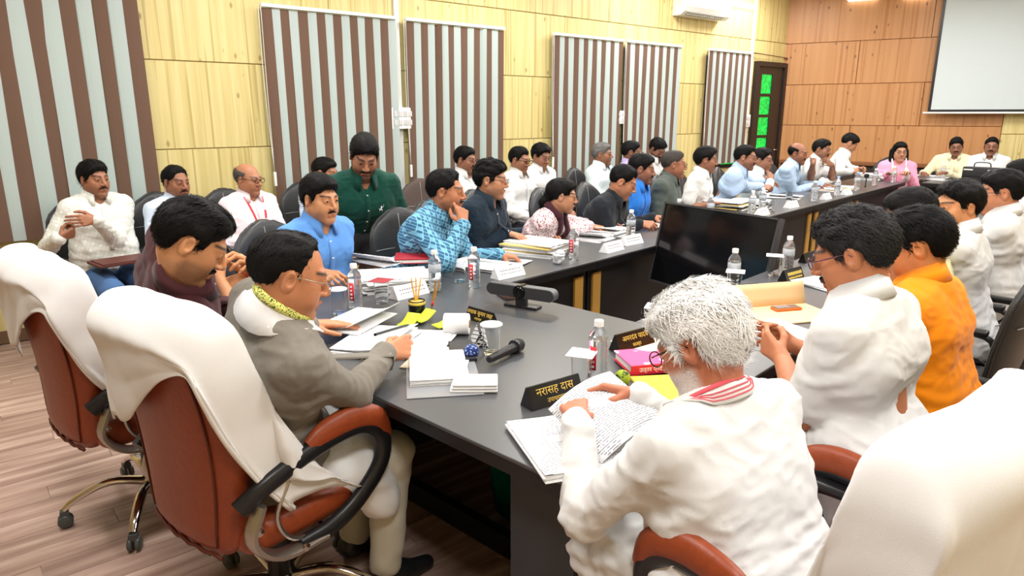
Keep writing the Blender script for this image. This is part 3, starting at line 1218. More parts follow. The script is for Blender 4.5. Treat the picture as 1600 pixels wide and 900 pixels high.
# ------------------------------------------------------------------ the display standing in the gap of the tables
tv = thing('display_screen', 'large black flat screen standing in the gap between the tables', 'screen', UV(3.86, -1.94, 0), AT)
TL, TR = at_u(1022, 322, 3.77), at_u(1228, 348, 4.0)
R_ = rotx(-0.12) @ np.eye(3)
Rz = rotz(-0.26)
b = MB()
b.rbox((0, 0, 0.77), (0.90, 0.035, 0.52), 0.006, Rz @ rotx(-0.22))
b.build('screen_panel', mat('glossy_screen', (0.004, 0.004, 0.005), 0.12, spec=0.6), tv)
fm = MB()
for z in (-0.262, 0.262):
    fm.box(Rz @ rotx(-0.22) @ np.array((0, -0.004, z)) + np.array((0, 0, 0.77)), (0.90, 0.046, 0.012), Rz @ rotx(-0.22))
for x in (-0.445, 0.445):
    fm.box(Rz @ rotx(-0.22) @ np.array((x, -0.004, 0)) + np.array((0, 0, 0.77)), (0.012, 0.046, 0.536), Rz @ rotx(-0.22))
fm.build('bezel', mat('dark_bezel', (0.05, 0.05, 0.055), 0.3), tv)
st = MB()
st.box((0, 0.06, 0.28), (0.08, 0.05, 0.5), Rz)
st.rbox((0, 0.05, 0.012), (0.6, 0.4, 0.024), 0.008, Rz)
st.build('stand', BLACK, tv)

# green waste bin under the head table
bn = thing('waste_bin', 'green plastic waste bin under the head table', 'waste bin', UV(1.88, -1.72, 0), AT)
b = MB()
b.lathe([(0.0, 0.004), (0.10, 0.004), (0.105, 0.01), (0.14, 0.36), (0.148, 0.36), (0.148, 0.375), (0.134, 0.375), (0.10, 0.02), (0.0, 0.018)], 28)
b.build('bin_body', mat('green_plastic', (0.0, 0.11, 0.075), 0.35), bn, True, 35)
for k in range(10):
    a = k * math.pi / 5
    MB().tube([(0.1035 * math.cos(a), 0.1035 * math.sin(a), 0.02), (0.1395 * math.cos(a), 0.1395 * math.sin(a), 0.35)], 0.003, 5).build('rib', MATS['green_plastic'], bn, True)

# red pot with a plant at the left wall
pp = at_z(6, 552, 0)
pot = thing('potted_plant', 'small terracotta-red pot with a dark leafy plant by the wall', 'plant pot', pp + np.array((0.04, -0.22, 0)), 0)
b = MB()
b.lathe([(0, 0.02), (0.09, 0.02), (0.125, 0.2), (0.14, 0.2), (0.14, 0.235), (0.12, 0.235), (0.11, 0.2), (0, 0.2)], 24)
b.build('pot', mat('red_pot', srgb(196, 74, 48), 0.5), pot, True, 35)
b = MB()
b.lathe([(0, 0.0), (0.14, 0.0), (0.155, 0.025), (0.145, 0.025), (0.13, 0.01), (0, 0.01)], 24)
b.build('saucer', mat('red_pot', srgb(196, 74, 48), 0.5), pot, True, 35)
rr = random.Random(4)
for k in range(14):
    a = rr.uniform(0, 6.28)
    l = rr.uniform(0.18, 0.32)
    c = MB()
    p = np.array([[((0.02 + l * q * 0.7) * math.cos(a) - sd * math.sin(a) * 0.028 * math.sin(math.pi * min(1, q + 0.08)), (0.02 + l * q * 0.7) * math.sin(a) + sd * math.cos(a) * 0.028 * math.sin(math.pi * min(1, q + 0.08)), 0.2 + l * (q * 1.2 - q * q * 0.5)) for sd in (-1, 0, 1)] for q in np.linspace(0, 1, 7)])
    c.sheet(p, 0.002)
    c.build('leaf', mat('dark_leaf', (0.02, 0.06, 0.02), 0.4), pot, True)
# ------------------------------------------------------------------ smooth-surface sculpting (bodies, hair, clothes)
_NT = np.random.default_rng(11).random((32, 32, 32)).astype(np.float32) * 2 - 1


def vnoise(P):
    P = np.asarray(P, np.float32)
    i = np.floor(P).astype(np.int64)
    f = P - i
    f = f * f * (3 - 2 * f)
    x0, y0, z0 = (i[..., k] & 31 for k in range(3))
    x1, y1, z1 = (x0 + 1) & 31, (y0 + 1) & 31, (z0 + 1) & 31
    fx, fy, fz = f[..., 0], f[..., 1], f[..., 2]
    a = _NT[x0, y0, z0] * (1 - fx) + _NT[x1, y0, z0] * fx
    b = _NT[x0, y1, z0] * (1 - fx) + _NT[x1, y1, z0] * fx
    c = _NT[x0, y0, z1] * (1 - fx) + _NT[x1, y0, z1] * fx
    d = _NT[x0, y1, z1] * (1 - fx) + _NT[x1, y1, z1] * fx
    return (a * (1 - fy) + b * fy) * (1 - fz) + (c * (1 - fy) + d * fy) * fz


def rc(a, b, ra, rb=None, k=0.03, sub=False):
    return ('rc', np.asarray(a, float), np.asarray(b, float), ra, ra if rb is None else rb, k, sub)


def el(c, r, k=0.03, R=None, sub=False):
    return ('el', np.asarray(c, float), np.asarray(r, float), R, 0, k, sub)


def prim_d(p, X, Y, Z):
    if p[0] == 'rc':
        a, b, ra, rb = p[1], p[2], p[3], p[4]
        ba = b - a
        l2 = float(ba @ ba) + 1e-9
        px, py, pz = X - a[0], Y - a[1], Z - a[2]
        t = np.clip((px * ba[0] + py * ba[1] + pz * ba[2]) / l2, 0, 1)
        return np.sqrt((px - ba[0] * t) ** 2 + (py - ba[1] * t) ** 2 + (pz - ba[2] * t) ** 2) - (ra + (rb - ra) * t)
    c, r, R = p[1], p[2], p[3]
    px, py, pz = X - c[0], Y - c[1], Z - c[2]
    if R is not None:
        px, py, pz = (R[0, 0] * px + R[1, 0] * py + R[2, 0] * pz, R[0, 1] * px + R[1, 1] * py + R[2, 1] * pz, R[0, 2] * px + R[1, 2] * py + R[2, 2] * pz)
    k0 = np.sqrt((px / r[0]) ** 2 + (py / r[1]) ** 2 + (pz / r[2]) ** 2)
    k1 = np.sqrt((px / r[0] ** 2) ** 2 + (py / r[1] ** 2) ** 2 + (pz / r[2] ** 2) ** 2) + 1e-6
    return k0 * (k0 - 1) / k1


def prim_box(p):
    if p[0] == 'rc':
        r = max(p[3], p[4])
        return np.minimum(p[1], p[2]) - r, np.maximum(p[1], p[2]) + r
    r = np.full(3, p[2].max()) if p[3] is not None else p[2]
    return p[1] - r, p[1] + r


def combine(F, d, k, sub):
    if sub:
        d = -d
        h = np.maximum(k - np.abs(F - d), 0) / k
        return np.maximum(F, d) + h * h * (k * 0.25)
    h = np.maximum(k - np.abs(F - d), 0) / k
    return np.minimum(F, d) - h * h * (k * 0.25)


def field_at(prims, P):
    F = np.full(len(P), 1.0)
    for p in prims:
        F = combine(F, prim_d(p, P[:, 0], P[:, 1], P[:, 2]), p[5], p[6])
    return F


def surface_nets(F, org, h):
    S = F < 0
    nx, ny, nz = F.shape
    cnt = np.zeros((nx - 1, ny - 1, nz - 1), np.int8)
    for dx in (0, 1):
        for dy in (0, 1):
            for dz in (0, 1):
                cnt += S[dx:nx - 1 + dx, dy:ny - 1 + dy, dz:nz - 1 + dz]
    act = (cnt > 0) & (cnt < 8)
    I, J, K = np.nonzero(act)
    n = len(I)
    if n == 0:
        return np.zeros((0, 3)), np.zeros((0, 4), int)
    ids = np.full(act.shape, -1, np.int32)
    ids[I, J, K] = np.arange(n)
    pos = np.zeros((n, 3), np.float32)
    num = np.zeros(n, np.float32)
    C = [(0, 0, 0), (1, 0, 0), (0, 1, 0), (1, 1, 0), (0, 0, 1), (1, 0, 1), (0, 1, 1), (1, 1, 1)]
    val = [F[I + a, J + b, K + c] for a, b, c in C]
    for a in range(8):
        for b in range(a + 1, 8):
            d = np.array(C[b]) - np.array(C[a])
            if np.abs(d).sum() != 1:
                continue
            fa, fb = val[a], val[b]
            m = (fa < 0) != (fb < 0)
            t = np.where(m, fa / np.where(m, fa - fb, 1), 0)
            pos += m[:, None] * (np.array(C[a], np.float32) + t[:, None] * d)
            num += m
    pos = (pos / num[:, None] + np.stack([I, J, K], 1)) * h + org
    Q = []
    for ax in range(3):
        sl0 = [slice(1, -1)] * 3
        sl1 = [slice(1, -1)] * 3
        sl0[ax] = slice(0, -1)
        sl1[ax] = slice(1, None)
        A, B = S[tuple(sl0)], S[tuple(sl1)]
        for flip, m in ((False, A & ~B), (True, ~A & B)):
            idx = np.nonzero(m)
            p = [idx[0] + 1, idx[1] + 1, idx[2] + 1]
            p[ax] = idx[ax]
            e, g = (ax + 1) % 3, (ax + 2) % 3

            def cell(oe, og):
                q = list(p)
                q[e] = q[e] - oe
                q[g] = q[g] - og
                return ids[q[0], q[1], q[2]]
            quad = np.stack([cell(1, 1), cell(0, 1), cell(0, 0), cell(1, 0)], 1)
            Q.append(quad[:, ::-1] if flip else quad)
    return pos.astype(float), np.concatenate(Q)


def sculpt(prims, h, post=None, box=None):
    """prims -> (verts, quads); post(F, X, Y, Z) may carve the field"""
    pos = [p for p in prims if not p[6]]
    if box is None:
        lo = np.min([prim_box(p)[0] for p in pos], 0) - 3 * h
        hi = np.max([prim_box(p)[1] for p in pos], 0) + 3 * h
    else:
        lo, hi = np.array(box[0], float), np.array(box[1], float)
    n = np.ceil((hi - lo) / h).astype(int) + 1
    ax = [(lo[i] + np.arange(n[i]) * h).astype(np.float32) for i in range(3)]
    F = np.full(n, 1.0, np.float32)
    for p in prims:
        a, b = prim_box(p)
        i0 = np.maximum(np.floor((a - p[5] - 2 * h - lo) / h).astype(int), 0)
        i1 = np.minimum(np.ceil((b + p[5] + 2 * h - lo) / h).astype(int) + 1, n)
        if np.any(i1 <= i0):
            continue
        s = tuple(slice(i0[k], i1[k]) for k in range(3))
        d = prim_d(p, ax[0][s[0]][:, None, None], ax[1][s[1]][None, :, None], ax[2][s[2]][None, None, :])
        F[s] = combine(F[s], d, p[5], p[6])
    if post is not None:
        F = post(F, ax[0][:, None, None], ax[1][None, :, None], ax[2][None, None, :])
    return surface_nets(F, lo, h)


def vnormals(V, Q):
    fn = np.cross(V[Q[:, 2]] - V[Q[:, 0]], V[Q[:, 3]] - V[Q[:, 1]])
    N = np.zeros_like(V)
    for k in range(4):
        for c in range(3):
            N[:, c] += np.bincount(Q[:, k], fn[:, c], len(V))
    return N / (np.linalg.norm(N, axis=1, keepdims=True) + 1e-12)


def relax(V, Q, n=1):
    """smooth the vertices along the mesh"""
    for _ in range(n):
        A = np.zeros_like(V)
        w = np.zeros(len(V))
        for a, b in ((0, 1), (1, 2), (2, 3), (3, 0)):
            for s, t in ((a, b), (b, a)):
                w += np.bincount(Q[:, s], minlength=len(V))
                for c in range(3):
                    A[:, c] += np.bincount(Q[:, s], V[Q[:, t], c], len(V))
        V = V * 0.4 + 0.6 * A / np.maximum(w, 1)[:, None]
    return V


def quad_mesh(name, pieces, mats, parent, smooth=True):
    """pieces: list of (verts, quads, material index, colours or None)"""
    V = np.concatenate([p[0] for p in pieces])
    off = np.cumsum([0] + [len(p[0]) for p in pieces])
    Q = np.concatenate([np.asarray(p[1]) + off[i] for i, p in enumerate(pieces)])
    mi = np.concatenate([np.full(len(p[1]), p[2]) for p in pieces])
    me = bpy.data.meshes.new(name)
    me.vertices.add(len(V))
    me.vertices.foreach_set('co', V.astype(np.float32).ravel())
    me.loops.add(4 * len(Q))
    me.loops.foreach_set('vertex_index', Q.astype(np.int32).ravel())
    me.polygons.add(len(Q))
    me.polygons.foreach_set('loop_start', np.arange(0, 4 * len(Q), 4, dtype=np.int32))
    me.polygons.foreach_set('loop_total', np.full(len(Q), 4, np.int32))
    for m in mats:
        me.materials.append(m)
    me.polygons.foreach_set('material_index', mi.astype(np.int32))
    me.polygons.foreach_set('use_smooth', np.full(len(Q), smooth))
    if any(p[3] is not None for p in pieces):
        at = me.attributes.new('Col', 'FLOAT_COLOR', 'POINT')
        c = np.concatenate([p[3] if p[3] is not None else np.full((len(p[0]), 3), 0.5) for p in pieces])
        at.data.foreach_set('color', np.concatenate([c, np.ones((len(c), 1))], 1).astype(np.float32).ravel())
    me.update()
    me.validate()
    return link(name, me, parent)


def uv_sphere(c, r, n=12, m=8):
    V, Q = [], []
    for i in range(m + 1):
        a = math.pi * i / m
        for j in range(n):
            b = 2 * math.pi * j / n
            V.append((c[0] + r * math.sin(a) * math.cos(b), c[1] + r * math.cos(a), c[2] + r * math.sin(a) * math.sin(b)))
    for i in range(m):
        for j in range(n):
            Q.append((i * n + j, i * n + (j + 1) % n, (i + 1) * n + (j + 1) % n, (i + 1) * n + j))
    return np.array(V), np.array(Q)


# ------------------------------------------------------------------ people
SKIN = mat('skin', rough=0.5, attr='Col', sss=0.12, bump=0.06, bscale=180)
EYEW = mat('eye', rough=0.15, attr='Col')
PARTS_OF_HAND = [((0.043, 0.026, 0.02), 0.0092), ((0.047, 0.029, 0.021), 0.0094), ((0.043, 0.027, 0.02), 0.0088), ((0.034, 0.02, 0.018), 0.0078)]
POSES = {'rest': [(22, 28, 18)] * 4, 'flat': [(6, 10, 6)] * 4, 'pen': [(42, 48, 22), (52, 58, 30), (68, 74, 40), (74, 78, 40)], 'fist': [(72, 88, 50)] * 4,
         'hold': [(34, 46, 26), (38, 48, 26), (42, 50, 28), (44, 50, 28)], 'point': [(12, 16, 10), (60, 80, 40), (70, 85, 45), (72, 85, 45)],
         'chin': [(30, 62, 30), (55, 80, 40), (62, 84, 45), (66, 84, 45)]}


def hand_prims(W, d, n, right, pose, sc=1.0):
    d = unit(d)
    n = unit(np.asarray(n, float) - d * (np.asarray(n, float) @ d))
    s = np.cross(d, n) * (1 if right else -1)
    out = []
    reach = (0.090, 0.093, 0.087, 0.077)
    for i in range(4):
        base = W + s * (0.014 - 0.009 * i) * sc + d * 0.012 * sc
        K = W + d * reach[i] * sc + s * (0.031 - 0.0205 * i) * sc
        out.append(rc(base, K, 0.0155 * sc, 0.0105 * sc, 0.014 * sc))
        a = 0.0
        p = K
        ls, r = PARTS_OF_HAND[i]
        for j in range(3):
            a += math.radians(POSES[pose][i][j])
            q = p + (d * math.cos(a) + n * math.sin(a) + s * (0.05 - 0.035 * i) * math.cos(a)) * ls[j] * sc
            out.append(rc(p, q, r * sc * (1 - 0.1 * j), r * sc * (0.9 - 0.1 * j), 0.004))
            p = q
    p = W + d * 0.022 * sc + s * 0.022 * sc + n * 0.006 * sc
    close = {'flat': 0.0, 'rest': 0.25, 'pen': 0.75, 'fist': 0.8, 'hold': 0.7, 'point': 0.7, 'chin': 0.6}[pose]
    for l, dr, r0, r1 in ((0.042, d * 0.62 + s * (0.78 - 0.35 * close) + n * (0.2 + 0.5 * close), 0.0145, 0.0115), (0.033, d * 0.85 + s * (0.4 - 0.5 * close) + n * (0.2 + 0.35 * close), 0.0112, 0.0098), (0.027, d * 0.95 + s * (0.15 - 0.55 * close) + n * (0.2 + 0.2 * close), 0.0098, 0.0075)):
        q = p + unit(dr) * l * sc
        out.append(rc(p, q, r0 * sc, r1 * sc, 0.007))
        p = q
    return out


def two_bone(S, T, a, b, hint):
    v = T - S
    L = np.linalg.norm(v)
    if L > 0.985 * (a + b):
        k = min(L / (0.985 * (a + b)), 1.12)
        a, b = a * k, b * k
        if L > 0.985 * (a + b):
            T = S + v / L * 0.985 * (a + b)
            v = T - S
            L = np.linalg.norm(v)
    x = (a * a - b * b + L * L) / (2 * L)
    y = math.sqrt(max(a * a - x * x, 0))
    u = v / L
    h = np.asarray(hint, float)
    h = unit(h - u * (h @ u))
    return S + u * x + h * y, T


def head_prims(fc):
    w = fc.get('w', 1.0)
    full = fc.get('full', 0.0)       # fuller cheeks and jaw
    nose = fc.get('nose', 1.0)
    P = [el((0, -0.018, 0.03), (0.073 * w, 0.096, 0.084), 0.03), el((0, 0.017, -0.03), ((0.060 + 0.006 * full) * w, 0.071, 0.083), 0.035)]
    for s in (-1, 1):
        P += [rc((s * 0.050 * w, -0.002, -0.05), (s * 0.016, 0.064, -0.097), 0.017 + 0.006 * full, 0.017 + 0.003 * full, 0.03),
              el((s * 0.041 * w, 0.054, -0.02), (0.02, 0.021, 0.018), 0.025), el((s * 0.036 * w, 0.052, -0.052), (0.02 + 0.006 * full, 0.022 + 0.004 * full, 0.022), 0.03)]
    P += [el((0, 0.072, -0.099), (0.021, 0.016, 0.016), 0.02), rc((-0.034 * w, 0.077, 0.021), (0.034 * w, 0.077, 0.021), 0.0125, None, 0.02)]
    for s in (-1, 1):
        P.append(el((s * 0.031, 0.101, 0.005), (0.0185, 0.018, 0.0145), 0.014, None, True))
    P += [rc((0, 0.086, 0.012), (0, 0.104 + 0.004 * nose, -0.027), 0.0075, 0.0112 * nose, 0.012)]
    for s in (-1, 1):
        P += [el((s * 0.0125 * nose, 0.097, -0.032), (0.0088, 0.0105, 0.0078), 0.008), el((s * 0.031, 0.0755, 0.005), (0.0158, 0.0158, 0.0138), 0.004),
              el((s * 0.031, 0.0925, 0.0042), (0.0125, 0.007, 0.0042), 0.002, None, True)]
    ly = 0.002
    P += [rc((-0.021, 0.083 + ly, -0.0605), (0, 0.0925 + ly, -0.0585), 0.004, 0.0062, 0.006), rc((0.021, 0.083 + ly, -0.0605), (0, 0.0925 + ly, -0.0585), 0.004, 0.0062, 0.006),
          rc((-0.017, 0.084 + ly, -0.0705), (0.017, 0.084 + ly, -0.0705), 0.0068, None, 0.007), el((0, 0.101, -0.0652), (0.024, 0.009, 0.0018), 0.003, None, True)]
    for s in (-1, 1):
        R = rotz(s * -0.35) @ rotx(-0.15)
        P += [el((s * 0.0755 * w, -0.010, -0.004), (0.0085, 0.0195, 0.032), 0.005, R), el((s * 0.0845 * w, -0.005, 0.001), (0.007, 0.011, 0.017), 0.005, R, True)]
    return P


HAIRLINE = [(-0.14, -0.028), (-0.10, -0.042), (-0.082, -0.062), (-0.062, -0.072), (-0.045, -0.05), (-0.033, 0.012), (-0.01, 0.022), (0.012, 0.018), (0.018, -0.018), (0.034, -0.012), (0.046, 0.03), (0.062, 0.052), (0.08, 0.068), (0.13, 0.08)]


def hair_mesh(st, h, w):
    kind = st.get('kind', 'short')
    rec = st.get('recede', 0.0)
    ts, tb, tt = (q * 0.8 for q in st.get('t', (0.009, 0.008, 0.016)))
    seed = st.get('seed', 1)
    ys = np.array([p[0] for p in HAIRLINE])
    zs = np.array([p[1] for p in HAIRLINE])
    zs = zs + np.where(ys > 0.04, rec, 0)
    lo, hi = np.array((-0.105, -0.14, -0.12)), np.array((0.105, 0.125, 0.16))
    prims = [el((0, -0.018, 0.032), (0.0735 * w + ts, 0.096 + tb, 0.0835 + tt), 0.02)]
    if kind != 'bald':
        prims.append(el((st.get('part', 0.0), 0.03, 0.066), (0.055 * w + ts, 0.062 + st.get('fringe', 0.0), 0.04 + tt * 0.9), 0.03))
    if kind == 'long':
        for s in (-1, 1):
            prims.append(rc((s * 0.075, -0.03, 0.0), (s * 0.09, 0.0 + 0.03, -0.25), 0.036, 0.03, 0.03))
        prims.append(rc((0, -0.08, 0.0), (0, -0.09, -0.26), 0.07, 0.07, 0.04))
        lo[2] = -0.33
        lo[0], hi[0] = -0.15, 0.15
        lo[1] = -0.2
    if kind == 'bun':
        prims.append(rc((0, -0.095, -0.02), (0, -0.118, -0.06), 0.036, 0.034, 0.02))
        prims.append(rc((0, -0.118, -0.06), (0.01, -0.12, -0.2), 0.026, 0.012, 0.02))
        lo[1] = -0.17
        lo[2] = -0.22

    o_ = seed * 5.3

    def post(F, X, Y, Z):
        zb = np.interp(Y.ravel(), ys, zs).reshape(Y.shape)
        if kind == 'long':
            zb = np.where(Y < 0.05, -0.4, zb)
            cut = (zb - Z) * 0.7 + 0 * X
        elif kind == 'bun':
            zb = np.where(Y < 0.0, -0.3, np.where(Y < 0.05, 0.0, zb))
            cut = (zb - Z) * 0.7 + 0 * X
        else:
            cut = (zb - Z) * 0.7 - 0.0 * X
        if kind in ('receding',):       # thin temples: the hairline climbs at both sides of the forehead
            cut = np.maximum(cut, 0.6 * (Y - st.get('fy', 0.072) + st.get('fs', 0.55) * np.maximum(np.abs(X) - 0.012, 0)))
        if kind == 'bald':
            cut = np.maximum(cut, (Z - (0.058 - 0.25 * Y)) * 0.8)
            cut = np.maximum(cut, (Y - 0.03) * 0.8)
        G = np.stack(np.broadcast_arrays(X * 90 + o_, Y * 90, Z * 90), -1)
        cut = cut + 0.003 * vnoise(G)
        F = F + np.clip((cut + 0.014) / 0.014, 0, 1) * (0.001 + max(ts, 0.003))
        k = 0.005
        hh = np.maximum(k - np.abs(F - cut), 0) / k
        return (np.maximum(F, cut) + hh * hh * k * 0.25).astype(np.float32)
    V, Q = sculpt(prims, h, post, (lo, hi))
    N = vnormals(V, Q)
    amp = st.get('amp', 0.0035)
    fr = st.get('freq', 1.0)
    o = seed * 3.7
    n = vnoise(V * (75 * fr, 22 * fr, 26 * fr) + o) + 0.7 * vnoise(V * (38 * fr, 30 * fr, 34 * fr) - o)
    if kind == 'long':
        n = vnoise(V * (80, 60, 8) + o)
    top = np.clip((V[:, 2] + 0.06) / 0.12, 0.25, 1)
    return V + N * (n * amp * top)[:, None], Q, N


def strands(V, N, count, length, seed, flow, lift=0.35, width=0.0011):
    rs = np.random.default_rng(seed)
    idx = rs.integers(0, len(V), count)
    P0, n = V[idx], N[idx]
    f = np.asarray(flow(P0), float) + rs.normal(size=P0.shape) * 0.35
    f = f - n * np.sum(f * n, 1, keepdims=True)
    f /= np.linalg.norm(f, axis=1, keepdims=True) + 1e-9
    s = np.cross(f, n)
    L = (length * rs.uniform(0.6, 1.25, count))[:, None]
    pts = []
    for k, t in enumerate((0, 0.35, 0.7, 1.0)):
        c = P0 - n * 0.002 + f * L * t + n * L * lift * (t - 0.75 * t * t)
        w = width * (1, 1, 0.8, 0.3)[k]
        pts += [c - s * w, c + s * w]
    A = np.stack(pts, 1).reshape(-1, 3)
    b = np.arange(count)[:, None] * 8
    Q = np.concatenate([b + np.array([[2 * k, 2 * k + 1, 2 * k + 3, 2 * k + 2]]) for k in range(3)])
    return A, Q


def cloth_mat(name, c, rough=0.85, bump=0.12, bscale=26.0):
    return mat('cloth_' + name, c, rough, bump=bump, bscale=bscale, sheen=0.1, spec=0.25)


def pattern_mat(name, kind, cols):
    """checks or printed flecks woven into a shirt (object space of the wearer)"""
    if name in MATS:
        return MATS[name]
    m = bpy.data.materials.new(name)
    m.use_nodes = True
    nt = m.node_tree
    N, Lk = nt.nodes, nt.links
    b = N['Principled BSDF']
    b.inputs['Roughness'].default_value = 0.85
    tc = N.new('ShaderNodeTexCoord')
    mp = N.new('ShaderNodeMapping')
    Lk.new(tc.outputs['Object'], mp.inputs['Vector'])

    def band(direction, scale, lo, hi):
        wv = N.new('ShaderNodeTexWave')
        wv.wave_type = 'BANDS'
        wv.bands_direction = direction
        wv.inputs['Scale'].default_value = scale
        wv.inputs['Distortion'].default_value = 0.2
        wv.inputs['Detail'].default_value = 1
        Lk.new(mp.outputs['Vector'], wv.inputs['Vector'])
        r = N.new('ShaderNodeValToRGB')
        r.color_ramp.elements[0].position = lo
        r.color_ramp.elements[1].position = hi
        Lk.new(wv.outputs['Fac'], r.inputs['Fac'])
        return r.outputs['Color']

    def mix(f, a, bb, mode='MIX'):
        x = N.new('ShaderNodeMix')
        x.data_type = 'RGBA'
        x.blend_type = mode
        if isinstance(f, float):
            x.inputs['Factor'].default_value = f
        else:
            Lk.new(f, x.inputs['Factor'])
        for s, k in ((a, 'A'), (bb, 'B')):
            if isinstance(s, tuple):
                x.inputs[k].default_value = (*s, 1)
            else:
                Lk.new(s, x.inputs[k])
        return x.outputs['Result']
    if kind == 'check':
        mp.inputs['Rotation'].default_value = (0.25, 0.3, 0.5)
        sc_ = cols[3]
        o1 = mix(band('X', sc_, 0.45, 0.6), cols[0], cols[1])
        o2 = mix(band('Z', sc_, 0.45, 0.6), o1, cols[1], 'MULTIPLY' if len(cols) > 4 else 'MIX')
        o3 = mix(band('X', sc_ * 2.0, 0.9, 0.97), o2, cols[2])
        o4 = mix(band('Z', sc_ * 2.0, 0.9, 0.97), o3, cols[2])
        Lk.new(o4, b.inputs['Base Color'])
    else:
        nz = N.new('ShaderNodeTexNoise')
        nz.inputs['Scale'].default_value = cols[2]
        nz.inputs['Detail'].default_value = 3
        Lk.new(mp.outputs['Vector'], nz.inputs['Vector'])
        r = N.new('ShaderNodeValToRGB')
        r.color_ramp.elements[0].position = 0.53
        r.color_ramp.elements[1].position = 0.58
        r.color_ramp.elements[0].color = (*cols[0], 1)
        r.color_ramp.elements[1].color = (*cols[1], 1)
        Lk.new(nz.outputs['Fac'], r.inputs['Fac'])
        Lk.new(r.outputs['Color'], b.inputs['Base Color'])
    MATS[name] = m
    return m


HAIRM = {}


def hair_mat(c):
    k = 'hair_%d_%d_%d' % tuple(int(q * 255) for q in c)
    return mat(k, c, 0.55, bump=0.3, bscale=130, stretch=(5, 1.2, 1.5), spec=0.16)


PEOPLE = []


